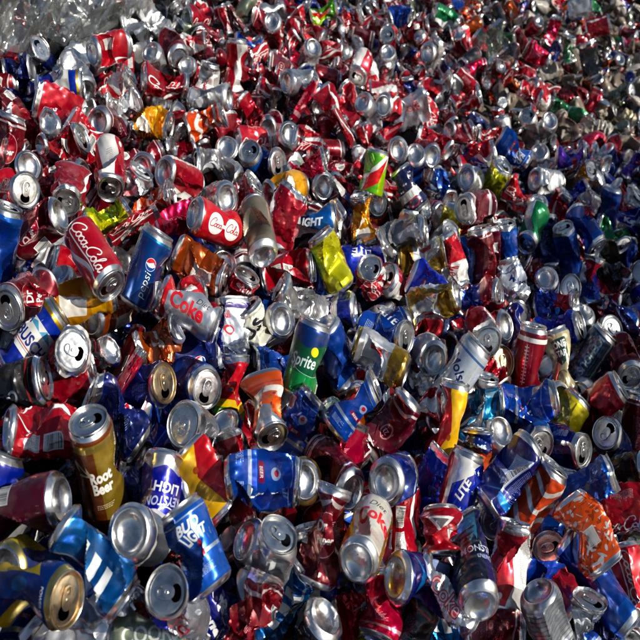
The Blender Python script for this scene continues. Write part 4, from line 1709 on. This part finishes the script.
# ------------------------------------------------------------------ names in words
STATE = {'o': ['undented', 'smooth'], 'd': ['dented', 'lightly dented', 'scuffed and dented'], 'p': ['pinched', 'waisted', 'buckled'], 'b': ['folded', 'bent'],
         'c': ['crumpled', 'badly crumpled', 'crushed'], 's': ['short squashed', 'stubby crushed'], 'f': ['flattened', 'nearly flat'], 'w': ['wedge-shaped', 'tapering crushed']}
marks = [k for k in cans if k['o'].get('k')]


def direction(dx, dy):
    t = math.degrees(math.atan2(-dy, dx)) % 360
    return ['right of', 'above and right of', 'above', 'above and left of', 'left of', 'below and left of', 'below', 'below and right of'][int(((t + 22.5) % 360) // 45)]


def endword(k):
    if k['tilt'] < 26: return ''
    return {'L': 'lid showing', 'B': 'base showing'}[k['e']]


def order(lst, k0, tgt):
    return sorted(lst, key=lambda m: math.hypot(m['px'] - k0['px'], m['py'] - k0['py']))


used_labels = set()


def make_label(k):
    d = D[k['des']]['desc']
    st = STATE[k['st']][0]
    if k['o'].get('k'):
        near = [m for m in order(marks, k, 0) if m is not k and m['des'] != k['des']]
        for m in near:
            l = f"{st} {d}, {direction(k['px'] - m['px'], k['py'] - m['py'])} the {D[m['des']]['short']}"
            l = trim(l)
            if l and l not in used_labels: return l
    ew = endword(k)
    near = [m for m in order(marks, k, 0) if m is not k][:10]
    opts = []
    for m in near:
        r = math.hypot(k['px'] - m['px'], k['py'] - m['py'])
        for st in STATE[k['st']]:
            for w_ in ([ew] if ew else ['']):
                for far in (('close ' if r < 48 else '') ,):
                    opts.append(f"{st} {D[k['des']]['short']}{' with ' + w_ if w_ else ''}, {far}{direction(k['px'] - m['px'], k['py'] - m['py'])} the {D[m['des']]['short']}")
    for m in near[:4]:
        for m2 in near[:7]:
            if m2 is not m and m['des'] != m2['des']:
                opts.append(f"{D[k['des']]['short']}, {direction(k['px'] - m['px'], k['py'] - m['py'])} {D[m['des']]['short']}, {direction(k['px'] - m2['px'], k['py'] - m2['py'])} {D[m2['des']]['short']}")
    for l in opts:
        l = trim(l)
        if l and l not in used_labels: return l
    return None


def trim(l):
    return l if len(l.split()) <= 16 else None


GROUPS = 'aluminium drinks cans heaped for recycling'


def finish(e, k):
    l = make_label(k)
    if l is None:
        l = f"{STATE[k['st']][-1]} {D[k['des']]['short']}, in the heap"
        l = f"{STATE[k['st']][0]} {D[k['des']]['short']}, {'near the left edge' if k['px'] < 60 else 'near the right edge' if k['px'] > 580 else 'near the top edge' if k['py'] < 80 else 'amid its heap'}, {['upper', 'middle', 'lower'][min(2, int(k['py'] // 214))]} third"; print('LABEL FALLBACK', l, l in used_labels, k['px'], k['py'])
    if l in used_labels:
        for m in sorted(cans, key=lambda m: math.hypot(m['px'] - k['px'], m['py'] - k['py']))[1:]:
            l = f"{STATE[k['st']][0]} {D[k['des']]['short']}, {direction(k['px'] - m['px'], k['py'] - m['py'])} a {D[m['des']]['short']}"
            if trim(l) and l not in used_labels: break
    used_labels.add(l)
    e['label'] = l; e['category'] = 'can'; e['group'] = GROUPS


for k in cans:
    o = k['o']
    near = k['py'] > 130
    e = build_can(k['c'], k['R'], k['st'], k['des'], 78.5 if o.get('tall') else 61.0,
                  tabbed=('shut' if o.get('notab') else (False if (k['i'] * 7) % 11 == 3 and k['e'] == 'B' else True)),
                  lidmat=M_GOLD if o.get('gold') else None, fine=near, view=o.get('roll', 180), seed=k['i'] + 1 + o.get('seed', 0) * 1000, soft=bool(o.get('k') or o.get('soft')), edge=bool(o.get('eo')), short=o.get('short', 1.0),
                  wend=(1 if k['e'] == 'L' else -1) if k['st'] == 'w' else None)
    finish(e, k)

for n, f in enumerate(take):
    des = regional(f['u'], f['v'])
    # which way does it face the camera
    d = (f['c'] - CAMN) / SQ; d /= np.linalg.norm(d)
    zc = f['R'][:, 2] @ d
    e_ = 'L' if zc < 0 else 'B'
    vd = -d
    th = math.degrees(math.atan2(vd @ f['R'][:, 1], vd @ f['R'][:, 0]))
    k = dict(des=des, st=f['st'], o={}, px=f['u'], py=f['v'], e=e_, tilt=math.degrees(math.asin(min(1, abs(zc)))))
    e = build_can(f['c'], f['R'], f['st'], des, 61.0, view=th, seed=5000 + n, fine=True)
    finish(e, k)

# ------------------------------------------------------------------ the heap behind and beneath them: one mass
DES = list(D)
mats = [MAT[n] for n in DES] + [M_LID, M_ALU]
mi = {n: i for i, n in enumerate(DES)}
tl = tmpl(61.0, 32, 6.0, False)
tb_ = tmpl(61.0, 16, 14, False)
VV = []; QQ = []; UU = []; MM = []; nv = 0
LIB = {}
rest = [f for f in fills if id(f) not in taken]
for n, f in enumerate(rest):
    lod = 0 if f['h'] > -.09 else 1
    var = n % 26
    key = (f['st'], var, lod)
    if key not in LIB:
        b = Bend(f['st'], 9000 + var * 17 + ord(f['st']), 61.0, 180)
        t = tl if lod == 0 else tb_
        vs = []; qs = []; us = []; ms = []; o0 = 0
        for nm, m_ in (('body', -1), ('lid', 0), ('base', 1)):
            V, q, uv = t[nm]
            vs.append(b(V)); qs.append(q + o0); us.append(uv); ms.append(np.full(len(q), m_)); o0 += len(V)
        LIB[key] = (np.concatenate(vs) * .001, np.concatenate(qs), np.concatenate(us), np.concatenate(ms))
    V, q, uv, ms = LIB[key]
    des = mi[regional(f['x'], f['y'])]
    VV.append((V @ f['R'].T) * f['sc'] * SQ + f['c']); QQ.append(q + nv); UU.append(uv)
    MM.append(np.where(ms < 0, des, len(DES) + ms)); nv += len(V)
me = np_mesh('heap_of_crushed_cans', np.concatenate(VV), np.concatenate(QQ), np.concatenate(UU), mats, np.concatenate(MM), 40)
o = bpy.data.objects.new('heap_of_crushed_cans', me); COL.objects.link(o)
tag(o, 'dense mass of crushed red silver and blue cans filling the heap', 'cans', kind='stuff')
print('cans', len(cans), 'extra', len(take), 'mass', len(rest))

# ------------------------------------------------------------------ the ground under the heap: one sheet out to the horizon
m = bpy.data.materials.new('dark_earth'); m.use_nodes = True
nt = m.node_tree; bs = nt.nodes['Principled BSDF']
tc = nt.nodes.new('ShaderNodeTexCoord'); no = nt.nodes.new('ShaderNodeTexNoise'); no.inputs['Scale'].default_value = 3; no.inputs['Detail'].default_value = 8
cr = nt.nodes.new('ShaderNodeValToRGB'); cr.color_ramp.elements[0].color = (.018, .015, .013, 1); cr.color_ramp.elements[1].color = (.06, .05, .042, 1)
nt.links.new(tc.outputs['Object'], no.inputs[0]); nt.links.new(no.outputs[0], cr.inputs[0]); nt.links.new(cr.outputs[0], bs.inputs['Base Color'])
bs.inputs['Roughness'].default_value = .95
g = np.concatenate([-np.geomspace(60, 6, 10), np.linspace(-5, 6, 45), np.geomspace(7, 70, 10)])
gx, gy = np.meshgrid(g, g + 2)
zp = P0[2] - ((gx - P0[0]) * NW[0] + (gy - P0[1]) * NW[1]) / NW[2] - .23
gz = np.clip(zp, -1.0, 3.2) + .03 * np.sin(gx * 3.1 + gy * 1.7)
V = np.stack([gx, gy, gz], -1).reshape(-1, 3); nn = len(g)
i = np.arange(nn - 1)[:, None] * nn; j = np.arange(nn - 1)[None]
q = np.stack([i + j, i + j + 1, i + j + nn + 1, i + j + nn], -1).reshape(-1, 4)
go = bpy.data.objects.new('ground', np_mesh('ground', V, q, None, (m,)))
COL.objects.link(go); tag(go, kind='structure')

# ------------------------------------------------------------------ unseen panels added and shaped to shade parts of the heap's right side
SD = sd
m = metal('shade_panel_metal', (.30, .27, .24), .6)
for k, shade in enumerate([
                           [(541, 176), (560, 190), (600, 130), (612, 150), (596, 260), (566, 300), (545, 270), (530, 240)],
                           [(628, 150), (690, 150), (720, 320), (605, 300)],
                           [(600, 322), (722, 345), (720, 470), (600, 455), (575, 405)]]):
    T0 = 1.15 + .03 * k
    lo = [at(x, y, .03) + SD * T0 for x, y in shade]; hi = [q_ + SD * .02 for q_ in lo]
    nsh = len(shade)
    me = bpy.data.meshes.new('shade_panel')
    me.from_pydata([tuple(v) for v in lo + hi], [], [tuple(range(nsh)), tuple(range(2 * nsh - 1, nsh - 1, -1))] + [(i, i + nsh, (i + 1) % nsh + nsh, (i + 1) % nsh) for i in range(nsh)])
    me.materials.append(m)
    o = bpy.data.objects.new('shade_panel', me); COL.objects.link(o)
    tag(o, ['narrow', 'tall', 'short', 'wide'][k] + ' added shade panel, out of view to the right of the heap', 'board', 'added shade panels')


# ------------------------------------------------------------------ plastic sacks along the far top left edge
def sack(name, quad, thick, mat, label, cat, seed, n=110):
    rg = random.Random(seed)
    c = [at(x, y, h) for x, y, h in quad]                   # near left, near right, far right, far left
    u = np.linspace(-1, 1, n); a_, b_ = np.meshgrid(u, u)
    A_ = (a_ + 1) / 2; B_ = (b_ + 1) / 2
    base = ((1 - A_) * (1 - B_))[..., None] * c[0] + (A_ * (1 - B_))[..., None] * c[1] + (A_ * B_)[..., None] * c[2] + ((1 - A_) * B_)[..., None] * c[3]
    fold = 0
    for k in range(14):
        an = rg.uniform(0, math.pi); L = rg.uniform(.07, .5)
        x = (math.cos(an) * a_ + math.sin(an) * b_) / L + rg.uniform(0, 1) + .15 * np.sin(3 * a_ + k) * np.cos(2 * b_ - k)
        fold = fold + L * .5 * (np.abs((x % 1) * 2 - 1) - .5)
    edge = np.clip((1 - a_ ** 4) * (1 - b_ ** 4), 0, 1) ** .5
    wob = np.sin(5 * a_ + 1) * .10 + np.sin(11 * a_) * .05 + np.sin(7 * b_ + 2) * .06
    base = base + ((c[3] - c[0]) * .5)[None, None] * (np.clip(-b_, 0, 1) ** 2 * (wob + .35 * a_ ** 2))[..., None] + ((c[1] - c[0]) * .5)[None, None] * (np.clip(a_, 0, 1) ** 2 * np.sin(8 * b_) * .08)[..., None]
    Vs = []; Qs = []
    i = np.arange(n - 1)[:, None] * n; j = np.arange(n - 1)[None]
    q = np.stack([i + j, i + j + 1, i + j + n + 1, i + j + n], -1).reshape(-1, 4)
    for sgn, tk in ((1, thick), (-1, thick * .5)):
        V = base + (edge * (sgn * tk + .09 * fold * (.3 + edge)))[..., None] * NW
        Vs.append(V.reshape(-1, 3)); Qs.append((q if sgn > 0 else q[:, ::-1]) + (0 if sgn > 0 else n * n))
    o = bpy.data.objects.new(name, np_mesh(name, np.concatenate(Vs), np.concatenate(Qs), None, (mat,), None, 30))
    COL.objects.link(o); tag(o, label, cat)


m = bpy.data.materials.new('clear_film'); m.use_nodes = True
nt = m.node_tree; nt.nodes.remove(nt.nodes['Principled BSDF'])
tr = nt.nodes.new('ShaderNodeBsdfTransparent'); tr.inputs[0].default_value = (.93, .95, .94, 1)
gl = nt.nodes.new('ShaderNodeBsdfGlossy'); gl.inputs['Roughness'].default_value = .09
df = nt.nodes.new('ShaderNodeBsdfDiffuse'); df.inputs[0].default_value = (.8, .82, .8, 1)
fr = nt.nodes.new('ShaderNodeFresnel'); fr.inputs[0].default_value = 1.5
ad = nt.nodes.new('ShaderNodeMath'); ad.operation = 'MULTIPLY_ADD'; ad.inputs[1].default_value = .9; ad.inputs[2].default_value = .06
m1 = nt.nodes.new('ShaderNodeMixShader'); m2 = nt.nodes.new('ShaderNodeMixShader'); m2.inputs[0].default_value = .035
nt.links.new(fr.outputs[0], ad.inputs[0]); nt.links.new(ad.outputs[0], m1.inputs[0])
nt.links.new(tr.outputs[0], m1.inputs[1]); nt.links.new(gl.outputs[0], m1.inputs[2])
nt.links.new(m1.outputs[0], m2.inputs[1]); nt.links.new(df.outputs[0], m2.inputs[2])
nt.links.new(m2.outputs[0], nt.nodes['Material Output'].inputs[0])
sack('plastic_sack', [(-50, 60, .0), (110, 48, .0), (190, -70, .0), (-60, -70, .0)], .06, m, 'large clear plastic sack of cans lying at the top left corner', 'plastic sack', 3)
